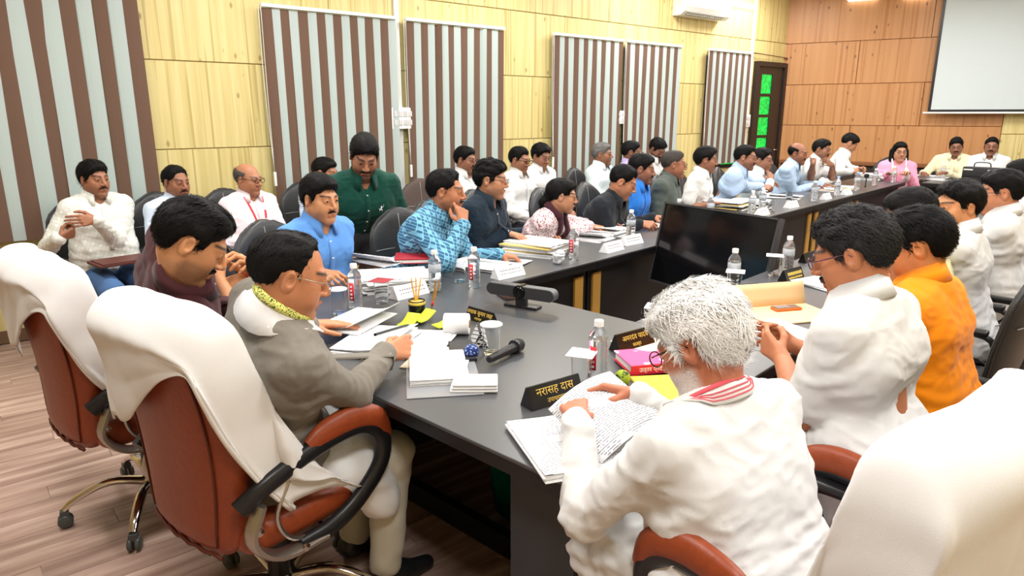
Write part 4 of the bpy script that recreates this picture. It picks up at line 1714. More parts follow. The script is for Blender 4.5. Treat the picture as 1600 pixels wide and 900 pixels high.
def person(label, head, az, haz=None, pitch=0.0, roll=0.0, back=0.12, side=0.0, sw=1.0, fat=1.0, hipz=0.56, scale=1.0,
           skin=(168, 112, 80), hair=None, hairc=(0.0045, 0.004, 0.004), face=None, brow=True, stubble=0.25, moustache=None, beardc=None, glasses=None,
           shirt='white', long=True, collar=True, collarm=None, R=None, L=None, Rh=None, Lh=None, pants=(0.03, 0.03, 0.04), stand=False, res=1, torso_yaw=0.0,
           extras=None, vneck=0.0, kurta=False, sleeve=None, open_neck=1.0, hip=None, neck=0.106, group=None, strand=0, knee=(0.42, 0.10), feet=None, fold=1.0):
    """head: world position of the head centre; az: heading of the body (deg); R, L: world wrist targets or None;
    Rh, Lh: (finger direction, palm normal, pose) in local axes"""
    face = face or {}
    az = math.radians(az)
    haz = az if haz is None else math.radians(haz)
    F = np.array((math.sin(az), math.cos(az), 0))
    X = np.array((math.cos(az), -math.sin(az), 0))
    org = np.array(head, float) - F * back - X * side
    if hip is not None:
        org = UV(hip[0], hip[1], 0)
    org[2] = 0.0
    root = thing('person', label, 'person', org, az, group)
    W2L = rotz(az)

    def loc(p):
        return W2L @ (np.asarray(p, float) - org)
    hsc = scale
    Hd = loc(head)
    P = np.array((0, 0, hipz))
    d0 = unit(Hd - P)
    up = np.array((0, 0, 1.0))
    N = Hd - neck * hsc * unit(0.45 * d0 + 0.55 * up) + np.array((0, -0.028, 0))
    t = unit(N - P)
    r = rotz(-torso_yaw) @ np.array((1.0, 0, 0))
    r = unit(r - t * (r @ t))
    f = np.cross(t, r)
    hh = {0: 0.003, 1: 0.004, 2: 0.005}[res]
    hs = {0: 0.0075, 1: 0.0105, 2: 0.0135}[res]
    # ---- arms
    arms = {}
    for nm, sg, T, spec_ in (('R', 1, R, Rh), ('L', -1, L, Lh)):
        S = N - t * 0.080 * hsc + r * sg * 0.166 * sw * hsc
        hint = np.array((sg * 0.55, -0.45, -1.0))
        pose, fd, pn = 'rest', None, None
        if spec_ is not None:
            fd, pn, pose = spec_[:3]
            if len(spec_) > 3:
                hint = np.asarray(spec_[3], float)
        if T is None:
            Tl = np.array((sg * 0.13, 0.30, hipz + 0.10)) if not stand else S + np.array((sg * 0.08, 0.06, -0.52))
        else:
            Tl = loc(T)
        E, Tl = two_bone(S, Tl, 0.285 * hsc, 0.25 * hsc, hint)
        if fd is None:
            fd = unit(0.6 * unit(Tl - E) + 0.5 * np.array((-sg * 0.35, 0.9, -0.15)))
            pn = np.array((0, 0.1, -1.0)) if not stand else np.array((-sg, 0, 0.0))
        arms[nm] = (sg, S, E, Tl, np.asarray(fd, float), np.asarray(pn, float), pose)
    # ---- shirt
    C = N - t * 0.17 * hsc + f * 0.012
    B = P + t * 0.15 + f * (0.02 + 0.05 * max(0, fat - 1))
    fw = 0.5 + 0.5 * fat
    sp = [rc(C - r * 0.085 * sw, C + r * 0.085 * sw, 0.116 * hsc * fw, None, 0.05), rc(N - t * 0.065 - r * 0.085 * sw, N - t * 0.065 + r * 0.085 * sw, 0.074 * hsc, None, 0.06),
          rc(B - r * 0.07, B + r * 0.07, 0.122 * fat, None, 0.09), rc(P - r * 0.08, P + r * 0.08, 0.128 * fat, None, 0.07), rc(N - t * 0.055, N - t * 0.08, 0.060 * hsc, 0.07, 0.04), rc(N - t * 0.045 - f * 0.022, N - t * 0.075 - f * 0.02, 0.056 * hsc, 0.06, 0.03)]
    bp = []
    for nm, (sg, S, E, T, fd, pn, pose) in arms.items():
        sp.append(rc(N - t * 0.032, S, 0.046 * hsc, 0.060 * hsc, 0.04))
        fs = sleeve if sleeve is not None else (1.95 if long else 0.68)
        if fs > 1.0:
            we = E + (T - E) * min(fs - 1.0, 0.95)
            re_ = 0.052 - 0.012 * min(fs - 1.0, 1.0)
            sp.append(rc(S, E, 0.060 * hsc, 0.053 * hsc, 0.03))
            sp.append(rc(E, we, 0.052 * hsc, re_ * hsc, 0.02))
            sp.append(rc(we - unit(T - E) * 0.035, we, re_ * hsc, (re_ + 0.0015) * hsc, 0.005))
        else:
            sp.append(rc(S, S + (E - S) * fs, 0.062 * hsc, 0.065 * hsc, 0.03))
    if kurta:
        kn = [np.array((sg * 0.15, knee[0] * 0.8, hipz - 0.02)) for sg in (-1, 1)]
        for sg, k_ in zip((-1, 1), kn):
            sp.append(rc(P + r * sg * 0.09, k_, 0.125, 0.10, 0.09))
        sp.append(rc(P, np.array((0, knee[0] * 0.7, hipz - 0.02)), 0.11, 0.09, 0.1))
    if open_neck:
        sp.append(rc(N + t * 0.06 + f * 0.035, N - t * 0.015 + f * 0.055, 0.052, 0.040, 0.008, True))
        sp.append(rc(N - t * 0.01 + f * 0.075, N - t * (0.05 + 0.03 * open_neck) + f * 0.125, 0.036, 0.012, 0.008, True))
    V, Q = sculpt(sp, hs)
    V = relax(V, Q, 1)
    Nn = vnormals(V, Q)
    o = len(PEOPLE) * 1.37
    Wp = V + 0.05 * np.stack([vnoise(V * 7 + o + 5), vnoise(V * 7 - o), vnoise(V * 7 + o + 9)], 1)
    rid = lambda q: 1 - 2.2 * np.abs(vnoise(q)) ** 0.8
    dd = 0.25 * vnoise(V * (8, 9, 12) + o) + 0.5 * rid(Wp * (12, 12, 19) - o) + 0.36 * rid(Wp * (26, 28, 40) + 2 * o)
    for nm, (sg, S, E, T, *_r) in arms.items():
        ds = np.linalg.norm(V - E, axis=1)
        ax = unit(T - S)
        dd += np.exp(-(ds / 0.085) ** 2) * np.sin((V @ ax) * 150 + 3 * vnoise(V * 14 + o)) * 0.55
        ds = np.linalg.norm(V - (S - t * 0.1), axis=1)
        dd += np.exp(-(ds / 0.09) ** 2) * np.sin((V @ (t + r * sg)) * 95 + 2 * vnoise(V * 12 + o)) * 0.5
    dw = V @ t - P @ t
    dd += np.exp(-((dw - 0.1) / 0.09) ** 2) * np.sin(dw * 120 + 4 * vnoise(V * 9 + o)) * 0.5
    V = V + Nn * (dd * 0.0056 * fold)[:, None]
    sm = shirt if not isinstance(shirt, str) else cloth_mat(shirt, CLOTH[shirt])
    sh = quad_mesh('shirt', [(V, Q, 0, None)], [sm], root)
    # ---- collar and placket
    tn = unit(0.6 * unit(Hd + np.array((0, -0.03, -0.06)) - N) + 0.4 * t)
    rn = unit(r - tn * (r @ tn))
    fn_ = np.cross(tn, rn)
    if collar:
        cb = MB()
        th = np.linspace(-2.78 + vneck, 2.78 - vneck, 27)
        rows = [[], [], []]
        for a in th:
            fr = (1 - math.cos(a)) / 2          # 0 at the nape, 1 in front
            dirv = rn * math.sin(a) - fn_ * math.cos(a)
            base = N + fn_ * 0.006 + tn * (0.020 - 0.026 * fr)
            rad = (0.0625 + 0.006 * fr) * hsc
            rows[0].append(base + dirv * rad + tn * 0.0)
            rows[1].append(base + dirv * (rad + 0.003) + tn * (0.038 - 0.008 * fr))
            tip = max(0, fr - 0.75) / 0.25
            rows[2].append(base + dirv * (rad + 0.023 + 0.008 * fr) - tn * (0.026 + 0.012 * fr + 0.024 * tip) + fn_ * 0.012 * fr + rn * math.copysign(0.010 * tip, a))
        G = np.array(rows)
        cb.sheet(G, 0.004)
        cb.build('collar', collarm or sm, sh, True)
    if res < 2 and not kurta:
        pb = MB()
        pts = []
        for q in np.linspace(0.06, 0.36, 12):
            p0 = N - t * q + f * 0.4
            for _ in range(40):
                dist = field_at(sp, p0[None])[0]
                if dist < 0.002:
                    break
                p0 = p0 - f * dist * 0.8
            if dist < 0.01:
                pts.append(p0 + f * 0.0035)
        pts = np.array(pts)
        pk = None
        if len(pts) > 3:
            pb.sheet(np.stack([pts - r * 0.015, pts + r * 0.015], 0)[::-1], 0.002)
            pk = pb.build('placket', sm, sh, True)
        if res == 0 and pk:
            for p0 in pts[1::3]:
                bt = MB()
                bt.lathe([(0, 0), (0.0055, 0), (0.0055, 0.002), (0, 0.0025)], 8, p0 + f * 0.001, frame_to(f))
                bt.build('button', WHITE, pk, True)
    # ---- head
    HR = rotz(-(haz - az)) @ rotx(-math.radians(pitch)) @ roty(math.radians(roll))      # columns: right, forward, up
    hp = head_prims(face)
    Nl = HR.T @ (N - Hd) / hsc
    fwd_l = HR.T @ f
    hp.append(rc((0, -0.022, -0.045), Nl + HR.T @ t * 0.0, 0.054 * (0.9 + 0.1 * fw), 0.057 * fw, 0.025))
    hp.append(rc(Nl, Nl - HR.T @ t * 0.09 + fwd_l * 0.03, 0.057 * fw, 0.06, 0.03))
    V, Q = sculpt(hp, hh)
    if res == 0:
        V = relax(V, Q, 1)
    sk = np.array(srgb(*skin))
    col = np.tile(sk, (len(V), 1))
    x, y, z = V.T
    ax_ = np.abs(x)
    rs = np.random.default_rng(len(PEOPLE) + 3)
    n1 = vnoise(V * 60 + o)[:, None]
    col *= 1 + 0.06 * n1
    m = ((y > 0.055) & (ax_ < 0.026) & (z < -0.053) & (z > -0.078) & (y > 0.078))
    col[m] = col[m] * np.array((0.86, 0.70, 0.68))
    hc = np.array(hairc)
    if brow:
        zb = 0.0275 + 0.006 * np.sin(np.clip((ax_ - 0.012) / 0.045, 0, 1) * 2.6) - 0.003
        bw = np.clip(1.2 - np.abs(z - zb) / 0.0062, 0, 1) * np.clip((ax_ - 0.008) / 0.006, 0, 1) * np.clip((0.056 - ax_) / 0.006, 0, 1) * (y > 0.04)
        bc = np.maximum(hc, 0.01) if hc.mean() < 0.2 else np.array((0.35, 0.33, 0.3))
        col = col * (1 - 0.95 * bw[:, None]) + bc * 0.95 * bw[:, None]
    if stubble:
        bd = np.clip((-0.03 - z) / 0.02, 0, 1) * np.clip((y + 0.012) / 0.02, 0, 1) * (z > -0.135)
        bd *= 1 - np.clip(1 - np.hypot((ax_ - 0.03) / 0.022, (z + 0.03) / 0.018), 0, 1)
        bd[m] = 0
        sb = np.array(beardc) if beardc is not None else sk * 0.22
        col = col * (1 - stubble * bd[:, None]) + sb * stubble * bd[:, None]
    pieces = [((V * hsc) @ HR.T + Hd, Q, 0, np.clip(col, 0, 1))]
    for s in (-1, 1):
        ev, eq = uv_sphere((s * 0.031, 0.0762, 0.005), 0.0138)
        dy = (ev[:, 1] - 0.0762) / 0.0138
        ec = np.where((dy > 0.86)[:, None], np.array((0.01, 0.007, 0.005)), np.array((0.62, 0.58, 0.55)))
        pieces.append(((ev * hsc) @ HR.T + Hd, eq, 1, ec))
    # ---- arms and hands, one surface each from the sleeve to the fingertips
    for nm, (sg, S, E, T, fd, pn, pose) in arms.items():
        ap = []
        fs = sleeve if sleeve is not None else (1.95 if long else 0.68)
        if fs > 1.5:
            ap.append(rc(E + (T - E) * 0.5, T, 0.036 * hsc, 0.0255 * hsc, 0.02))
        else:
            ap.append(rc(S + (E - S) * 0.45, E, 0.047 * hsc, 0.039 * hsc, 0.02))
            ap.append(rc(E, E + (T - E) * 0.35, 0.039 * hsc, 0.041 * hsc, 0.02))
            ap.append(rc(E + (T - E) * 0.35, T, 0.041 * hsc, 0.026 * hsc, 0.02))
        ap += hand_prims(T, fd, pn, sg > 0, pose, 0.98 * hsc)
        V, Q = sculpt(ap, {0: 0.0034, 1: 0.0048, 2: 0.006}[res])
        if res == 0:
            V = relax(V, Q, 1)
        c = np.tile(sk, (len(V), 1)) * (1 + 0.06 * vnoise(V * 70)[:, None])
        pieces.append((V, Q, 0, c))
    core = [rc(C - r * 0.075 * sw, C + r * 0.075 * sw, 0.085 * hsc, None, 0.05), rc(P - r * 0.07, P + r * 0.07, 0.09, None, 0.07), rc(C, P, 0.085, None, 0.08), rc(N - t * 0.04, C, 0.04, 0.07, 0.04)]
    for nm, (sg, S, E, T, *_r) in arms.items():
        core += [rc(N - t * 0.05, S, 0.03, 0.036, 0.03), rc(S, E, 0.036, 0.033, 0.02), rc(E, E + (T - E) * 0.7, 0.031, 0.027, 0.01)]
    V, Q = sculpt(core, 0.018)
    pieces.append((V, Q, 0, np.tile(sk, (len(V), 1))))
    body = quad_mesh('body', pieces, [SKIN, EYEW], root)
    # ---- hair
    if hair is not None:
        V, Q, Nn = hair_mesh(hair, 0.0036 if res == 0 else (0.0046 if res == 1 else 0.0056), face.get('w', 1.0))
        hps = [((V * hsc) @ HR.T + Hd, Q, 0, None)]
        if not strand:
            strand = {0: 2500, 1: 1400, 2: 700}[res]
        if strand:
            fl = hair.get('flow', lambda p: np.tile((0.25, -1.0, -0.25), (len(p), 1)) + np.stack([p[:, 0] * 6, 0 * p[:, 0], -np.abs(p[:, 0]) * 12], 1))
            A, SQ = strands(V, Nn, strand, hair.get('len', 0.028), len(PEOPLE), fl, hair.get('lift', 0.35), hair.get('wid', 0.0011))
            hps.append(((A * hsc) @ HR.T + Hd, SQ, 0, None))
        quad_mesh('hair', hps, [hair_mat(hairc)], root)
    if moustache:
        mp = []
        for s in (-1, 1):
            mp.append(rc((s * 0.004, 0.0965, -0.0490), (s * 0.029, 0.0825, -0.0575), 0.0056 * (0.6 + 0.4 * moustache), 0.0042 * (0.6 + 0.4 * moustache), 0.004))
        V, Q = sculpt(mp, 0.0026)
        V = V + vnormals(V, Q) * (vnoise(V * 300) * 0.0012)[:, None]
        quad_mesh('moustache', [((V * hsc) @ HR.T + Hd, Q, 0, None)], [hair_mat(hairc if hairc[0] < 0.2 else (0.6, 0.58, 0.55))], root)
    if beardc is not None and hair is not None:
        Vb = pieces[0][0]
        sel = np.nonzero((bd > 0.5))[0]
        if len(sel):
            hn = vnormals(*pieces[0][:2])
            A, SQ = strands(Vb[sel], hn[sel], 1500, 0.008, 5, lambda p: np.tile((0, 0.3, -1.0), (len(p), 1)), 0.9, 0.0006)
            quad_mesh('beard', [(A, SQ, 0, None)], [hair_mat(tuple(beardc))], root)
    if glasses:
        gc, rr_, gw = glasses if isinstance(glasses, tuple) else (glasses, 0.0016, 0.021)
        g = MB()
        for s in (-1, 1):
            ring = [(s * 0.0325 + gw * math.cos(a) * 1.12, 0.1075 - 0.10 * abs(s * 0.0325 + gw * math.cos(a)) ** 1.3, 0.002 + gw * 0.82 * math.sin(a)) for a in np.linspace(0, 2 * math.pi, 18, endpoint=False)]
            g.tube(ring, rr_, 6, closed=True)
            g.tube([(s * (0.0325 + gw * 1.1), 0.098, 0.008), (s * 0.074 * face.get('w', 1), 0.07, 0.01), (s * 0.078 * face.get('w', 1), 0.0, 0.012), (s * 0.076 * face.get('w', 1), -0.022, -0.004)], rr_ * 1.1, 6)
        g.tube([(-0.011, 0.106, 0.005), (0, 0.109, 0.008), (0.011, 0.106, 0.005)], rr_, 6)
        for q in range(len(g.v)):
            g.v[q] = (g.v[q] * hsc) @ HR.T + Hd
        gl = g.build('glasses', mat('glasses_%d' % int(gc[0] * 1000), gc, 0.25, 0.6), root, True)
    # ---- legs
    lp, shoes = [], []
    if stand:
        for sg in (-1, 1):
            hip = P + np.array((sg * 0.09, 0, -0.03))
            kn = np.array((sg * 0.10, 0.02, 0.48))
            an = np.array((sg * 0.11, -0.01, 0.09))
            lp += [rc(hip, kn, 0.092, 0.066, 0.04), rc(kn, an, 0.064, 0.055, 0.03)]
            shoes.append((an, 0.0))
    else:
        for i, sg in enumerate((-1, 1)):
            hip = P + np.array((sg * 0.09, 0.0, -0.015))
            kn = np.array((sg * (0.12 + 0.0), knee[0], max(hipz - 0.06, 0.42)))
            an = np.array((sg * 0.12, knee[0] + knee[1] - 0.06, 0.10)) if feet is None else np.asarray(feet[i], float)
            lp += [rc(hip, kn, 0.092, 0.072, 0.04), rc(kn, an + (kn - an) * 0.0, 0.068, 0.056, 0.03)]
            shoes.append((an, 0.0))
    lp.append(rc(P - np.array((0.08, 0, 0.03)), P + np.array((0.08, 0, -0.03)), 0.125 * min(fat, 1.1), None, 0.05))
    V, Q = sculpt(lp, {0: 0.013, 1: 0.02, 2: 0.026}[res])
    V = V + vnormals(V, Q) * (vnoise(V * (14, 14, 20) + o) * 0.006)[:, None]
    pm_ = pants if not isinstance(pants, tuple) else cloth_mat('trouser_%d_%d_%d' % tuple(int(q * 999) for q in pants), pants)
    quad_mesh('trousers', [(V, Q, 0, None)], [pm_], root)
    for (an, a) in shoes:
        sv, sq = sculpt([rc((an[0], an[1] - 0.03, 0.045), (an[0], an[1] + 0.05, 0.045), 0.04, 0.04, 0.03), rc((an[0], an[1] + 0.05, 0.035), (an[0], an[1] + 0.16, 0.028), 0.038, 0.028, 0.03), rc((an[0], an[1] - 0.01, 0.05), an, 0.045, 0.042, 0.02)], 0.012)
        sv[:, 2] = np.maximum(sv[:, 2], 0.004)
        quad_mesh('shoe', [(sv, sq, 0, None)], [BLACK], root)
    PEOPLE.append(root)
    info = dict(root=root, N=N, t=t, r=r, f=f, tn=tn, rn=rn, fn=fn_, Hd=Hd, HR=HR, sp=sp, arms=arms, loc=loc, shirt=sh, hsc=hsc)
    if extras:
        extras(info)
    return info


def march(info, p0, d, gap=0.003):
    """walk from p0 along d until the shirt is touched"""
    p = np.array(p0, float)
    d = unit(d)
    for _ in range(60):
        k = field_at(info['sp'], p[None])[0]
        if k < gap:
            break
        if np.linalg.norm(p - p0) > 0.55:
            return np.array(p0, float) + d * 0.1
        p = p + d * max(k * 0.8, 0.001)
    return p


CLOTH = {'white': (0.71, 0.71, 0.70), 'offwhite': (0.78, 0.77, 0.70), 'cream': (0.74, 0.68, 0.48), 'ltblue': srgb(176, 200, 228), 'blue': srgb(92, 146, 214), 'royal': srgb(40, 120, 214), 'paleblue': srgb(205, 220, 238),
         'navy': srgb(22, 38, 52), 'black': (0.012, 0.016, 0.022), 'green': srgb(6, 62, 50), 'greygreen': srgb(78, 86, 80), 'maroon': srgb(70, 32, 36), 'grey': srgb(122, 116, 106), 'orange': srgb(246, 142, 10),
         'pink': srgb(236, 156, 186), 'lavender': srgb(186, 170, 214), 'mint': srgb(212, 224, 226), 'paleyellow': srgb(240, 236, 190), 'beige': srgb(222, 214, 180), 'pinkwhite': srgb(232, 218, 222)}
# ------------------------------------------------------------------ the people in the room
def at_w(x, y, off):
    d = ray(x, y)
    return EYE + d * (((WALL0 - EYE) @ WN + off) / (d @ WN))


DARK = (0.006, 0.0055, 0.0055)
GREYH = (0.16, 0.155, 0.15)
WALLAZ = math.degrees(AW) + 90
TZ = 0.80                         # wrists resting on the table


def chair_for(info, label, group='black chairs around the tables', dy=-0.02, **k):
    r = info['root']
    az = -r.rotation_euler.z
    p = np.array(r.location) + np.array((math.sin(az), math.cos(az), 0)) * dy
    return black_chair(label, p, az, group=group, **k)


# --- seats along the panelled wall
WG = 'black chairs along the panelled wall'
p = person('man in a white checked shirt with folded hands and a brown folder', at_w(147, 280, 0.62), 88, 72, 2, 0, 0.02, fat=1.15, skin=(160, 108, 80), hair=dict(seed=4, t=(0.010, 0.010, 0.020)), stubble=0.35, moustache=0.7,
           shirt=pattern_mat('white_check', 'check', (srgb(236, 236, 226), srgb(222, 223, 214), srgb(210, 212, 204), 7.0)), R=at_w(92, 372, 0.86), L=at_w(150, 343, 0.88), Rh=((-0.9, 0.2, 0.3), (-0.2, -0.6, 0.5), 'fist'), Lh=((1.0, 0.1, 0.05), (0, -0.9, -0.2), 'rest'),
           pants=mat('denim', srgb(70, 104, 150), 0.9, bump=0.3, bscale=200), res=0)
chair_for(p, 'black chair of the man with the brown folder', WG)
fo = MB()
lp = p['loc']
fo.rbox((0, 0.30, 0.66), (0.34, 0.23, 0.018), 0.005)
fo.rbox((0.0, 0.31, 0.672), (0.30, 0.21, 0.008), 0.003)
fob = fo.build('folder', mat('brown_folder', srgb(88, 40, 32), 0.5))
put(fob, p['root'].location, -p['root'].rotation_euler.z)
tag(fob, 'dark brown folder on the lap of the wall-side man', 'folder')
p = person('man in a pale blue shirt between the two older wall-side men', at_w(275, 285, 0.60), 88, 76, 4, 0, 0.02, skin=(150, 100, 74), hair=dict(kind='receding', fy=0.062, fs=0.3, seed=5, t=(0.006, 0.006, 0.009)), moustache=0.8, shirt='paleblue', stubble=0.2, res=1)
chair_for(p, 'black chair behind the pale blue shirt', WG)


def lanyard(i):
    b = MB()
    N, t, r, f = i['N'], i['t'], i['r'], i['f']
    for s in (-1, 1):
        pts = [N + r * s * 0.062 - f * 0.01 + t * 0.005]
        for q in np.linspace(0.02, 0.34, 10):
            p0 = N - t * q + r * s * (0.075 - 0.18 * q) + f * 0.35
            pts.append(march(i, p0, -f, 0.004))
        pts = np.array(pts)
        b.sheet(np.stack([pts - r * 0.008, pts + r * 0.008], 0)[::-1], 0.002)
    b.build('lanyard', RED, i['root'], True)
    c = MB()
    q = march(i, N - t * 0.40 + f * 0.4, -f, 0.006)
    c.rbox(q + f * 0.004, (0.055, 0.004, 0.085), 0.0015)
    c.build('id_card', WHITE, i['root'])


p = person('bald man with glasses and a red lanyard by the wall', at_w(388, 280, 0.66), 85, 66, 6, 0, 0.03, fat=1.2, skin=(176, 120, 88), hair=dict(kind='bald', seed=6, t=(0.004, 0.004, 0.004), amp=0.002), hairc=(0.10, 0.09, 0.085), glasses=((0.012, 0.012, 0.012), 0.002, 0.021),
           face=dict(full=1.0, w=1.03), shirt='pinkwhite', stubble=0.1, extras=lanyard, res=0)
chair_for(p, 'black chair behind the red lanyard', WG)
p = person('dark-haired person half hidden behind the green polo shirt', at_w(508, 270, 0.6), 88, 60, 10, 0, 0.03, hair=dict(seed=9), shirt='paleblue', res=2)
chair_for(p, 'black chair half hidden behind the green polo shirt', WG)
p = person('man with glasses seated under the green-lit blind', at_w(727, 250, 0.75), 88, 72, 4, 0, 0.02, skin=(150, 102, 78), hair=dict(seed=10, t=(0.008, 0.008, 0.014)), glasses=((0.02, 0.02, 0.02), 0.0014, 0.02), moustache=0.7, shirt='white', res=1)
chair_for(p, 'black chair under the green-lit blind', WG)
p = person('man with thick glasses and a white shirt beside the yellow panels', at_w(812, 250, 0.95), 85, 78, 10, 0, 0.02, skin=(160, 110, 84), hair=dict(kind='receding', seed=11), glasses=((0.01, 0.01, 0.01), 0.0024, 0.021), shirt='white', res=1)
chair_for(p, 'black chair beside the yellow panels', WG)
p = person('young man with a mop of hair and thin glasses by the wall', at_w(845, 244, 0.75), 92, 92, 16, 0, 0.04, skin=(166, 116, 92), hair=dict(seed=12, t=(0.014, 0.012, 0.022), amp=0.006, fringe=0.012), glasses=((0.02, 0.02, 0.02), 0.0013, 0.021), shirt='white', res=1)
chair_for(p, 'black chair of the mop-haired young man', WG)
p = person('grey-haired man in a light blue shirt by the wall', at_w(941, 241, 0.9), 85, 66, 0, 0, 0.0, skin=(146, 98, 74), hair=dict(seed=13, t=(0.008, 0.008, 0.012)), hairc=GREYH, shirt='mint', moustache=0.7, stubble=0.15, res=1)
chair_for(p, 'black chair of the grey-haired man', WG)
p = person('man in a lavender shirt talking on a phone', at_w(986, 238, 0.85), 75, 52, 6, 0, 0.02, skin=(124, 84, 64), hair=dict(seed=14), shirt='lavender', R=at_w(996, 252, 0.93), Rh=((-0.3, 0.1, 1.0), (-1, 0.2, 0), 'hold'), res=2)
chair_for(p, 'black chair of the man on the phone', WG)
p = person('bearded man in a white shirt looking down by the wall', at_w(1027, 233, 0.8), 98, 100, 32, 0, 0.10, skin=(138, 94, 72), hair=dict(seed=15, t=(0.013, 0.012, 0.02), amp=0.006), stubble=0.85, moustache=1.0, shirt='white', res=1)
chair_for(p, 'black chair of the bearded man', WG)

# --- inner row, backs to the wall
_person = person


def person(label, head, *a, **k):
    """inner row: the hips stay clear of the table edge"""
    a = list(a)
    if len(a) > 4 and not k.get('stand'):
        a[4] = max(a[4], float(head[0]) + 3.24)
    return _person(label, head, *a, **k)


LG = 'black chairs of the row with its backs to the wall'
p = person('man in a sky-blue shirt with a moustache turning over papers', at_v(500, 311, -3.10), 82, 80, 6, 0, 0.10, fat=1.2, sw=1.05, skin=(196, 138, 98), hair=dict(seed=16, t=(0.012, 0.012, 0.022), fringe=0.008), face=dict(full=1.0), moustache=0.6, stubble=0.2,
           shirt='blue', long=False, R=at_z(505, 428, 0.83), L=at_z(566, 408, 0.80), Rh=((0.1, 1.0, 0.0), (-0.5, 0.0, -0.8), 'hold'), res=0, strand=2200)
chair_for(p, 'black leather chair behind the sky-blue shirt', LG)


def polo_logo(i):
    b = MB()
    N, t, r, f = i['N'], i['t'], i['r'], i['f']
    c = march(i, N - t * 0.17 - r * 0.085 + f * 0.3, -f, 0.003)
    for (x0, z0, x1, z1, w) in ((0.0, 0.0, 0.0, 0.022, 0.008), (0.0, 0.022, 0.003, 0.03, 0.005), (0, 0.016, -0.012, 0.026, 0.003), (-0.012, 0.026, -0.012, 0.04, 0.002), (-0.008, -0.002, 0.01, 0.004, 0.009), (-0.006, -0.002, -0.008, -0.016, 0.004), (0.008, 0, 0.008, -0.016, 0.004), (0.01, 0.004, 0.014, 0.01, 0.005)):
        pts = [c - r * a + t * z + f * 0.0015 for a, z in ((-x0, z0), (-x1, z1))]
        b.tube(pts, w / 2, 6, flat=(1, 1))
    b.build('rider_emblem', WHITE, i['shirt'], True)
    for k in range(4):
        q = MB()
        q.box(c + r * (0.012 - 0.008 * k) - t * 0.024 + f * 0.001, (0.005, 0.003, 0.006))
        q.build('emblem_letter', WHITE, i['shirt'])


p = person('standing man in a dark green polo shirt bending to read', at_v(569, 244, -3.62), 105, 118, 30, -4, 0.22, hipz=0.90, stand=True, sw=1.1, fat=1.1, scale=1.06, skin=(166, 112, 82), hair=dict(seed=17, t=(0.012, 0.010, 0.022), fringe=0.006), stubble=0.75, moustache=0.9, shirt='green', sleeve=0.8, long=False,
           R=None, L=None, extras=polo_logo, res=0, strand=2200, pants=(0.05, 0.055, 0.06))
black_chair('brown mesh-backed chair by the switch board', UV(3.93, -4.58), math.radians(104), mesh=True, group=WG)
PLAID = pattern_mat('blue_plaid', 'check', (srgb(108, 172, 200), srgb(46, 98, 136), srgb(132, 190, 212), 9.5))
p = person('man in a blue plaid shirt resting his chin on his hand', at_v(697, 299, -2.90), 66, 54, 4, 0, 0.16, fat=1.15, sw=1.06, skin=(176, 116, 82), hair=dict(kind='receding', fy=0.066, fs=0.4, seed=18, t=(0.005, 0.004, 0.014), recede=0.004), face=dict(full=0.6), stubble=0.4, moustache=0.8,
           shirt=PLAID, R=at_v(724, 351, -2.72), L=at_z(783, 399, 0.79), Rh=((-0.35, -0.25, 0.9), (-0.6, -0.7, 0.1), 'chin', (0.9, 0.1, -1.0)), Lh=((-0.2, 1.0, -0.1), (0, 0, -1), 'hold'), res=0, strand=2000)
black_chair('black leather chair with pale seams behind the plaid shirt', UV(2.60, -3.13), math.radians(97), group=LG)
p = person('young man in a dark navy shirt with thin glasses and curly hair', at_v(767, 281, -3.08), 76, 58, 6, 0, 0.12, skin=(188, 132, 98), hair=dict(seed=19, t=(0.014, 0.013, 0.024), amp=0.008, freq=1.3, fringe=0.01), glasses=((0.02, 0.018, 0.016), 0.0014, 0.02), stubble=0.4, shirt='navy',
           R=at_z(792, 364, 0.86), L=at_z(845, 362, 0.82), Rh=((-0.1, 1.0, -0.15), (0, 0, -1), 'rest'), res=0, strand=2200)
chair_for(p, 'black leather chair behind the navy shirt', LG)


def lady_scarf(i):
    N, t, r, f = i['N'], i['t'], i['r'], i['f']
    b = MB()
    ring = [N + r * 0.076 * math.sin(a) - f * 0.08 * math.cos(a) + f * 0.012 + t * (0.01 + 0.012 * math.cos(a)) for a in np.linspace(-2.5, 2.5, 16)]
    b.tube(ring, 0.024, 10, flat=(1.0, 1.3))
    for s in (-1, 1):
        pts = [ring[0 if s < 0 else -1]]
        for q in np.linspace(0.06, 0.3, 7):
            pts.append(march(i, N - t * q + r * s * (0.045 - 0.05 * q) + f * 0.35, -f, 0.012))
        b.tube(smooth_path(pts, 3), 0.022, 8, flat=(1.5, 0.7), up=tuple(i['f']))
    b.build('scarf', cloth_mat('darkscarf', srgb(66, 30, 40)), i['root'], True)


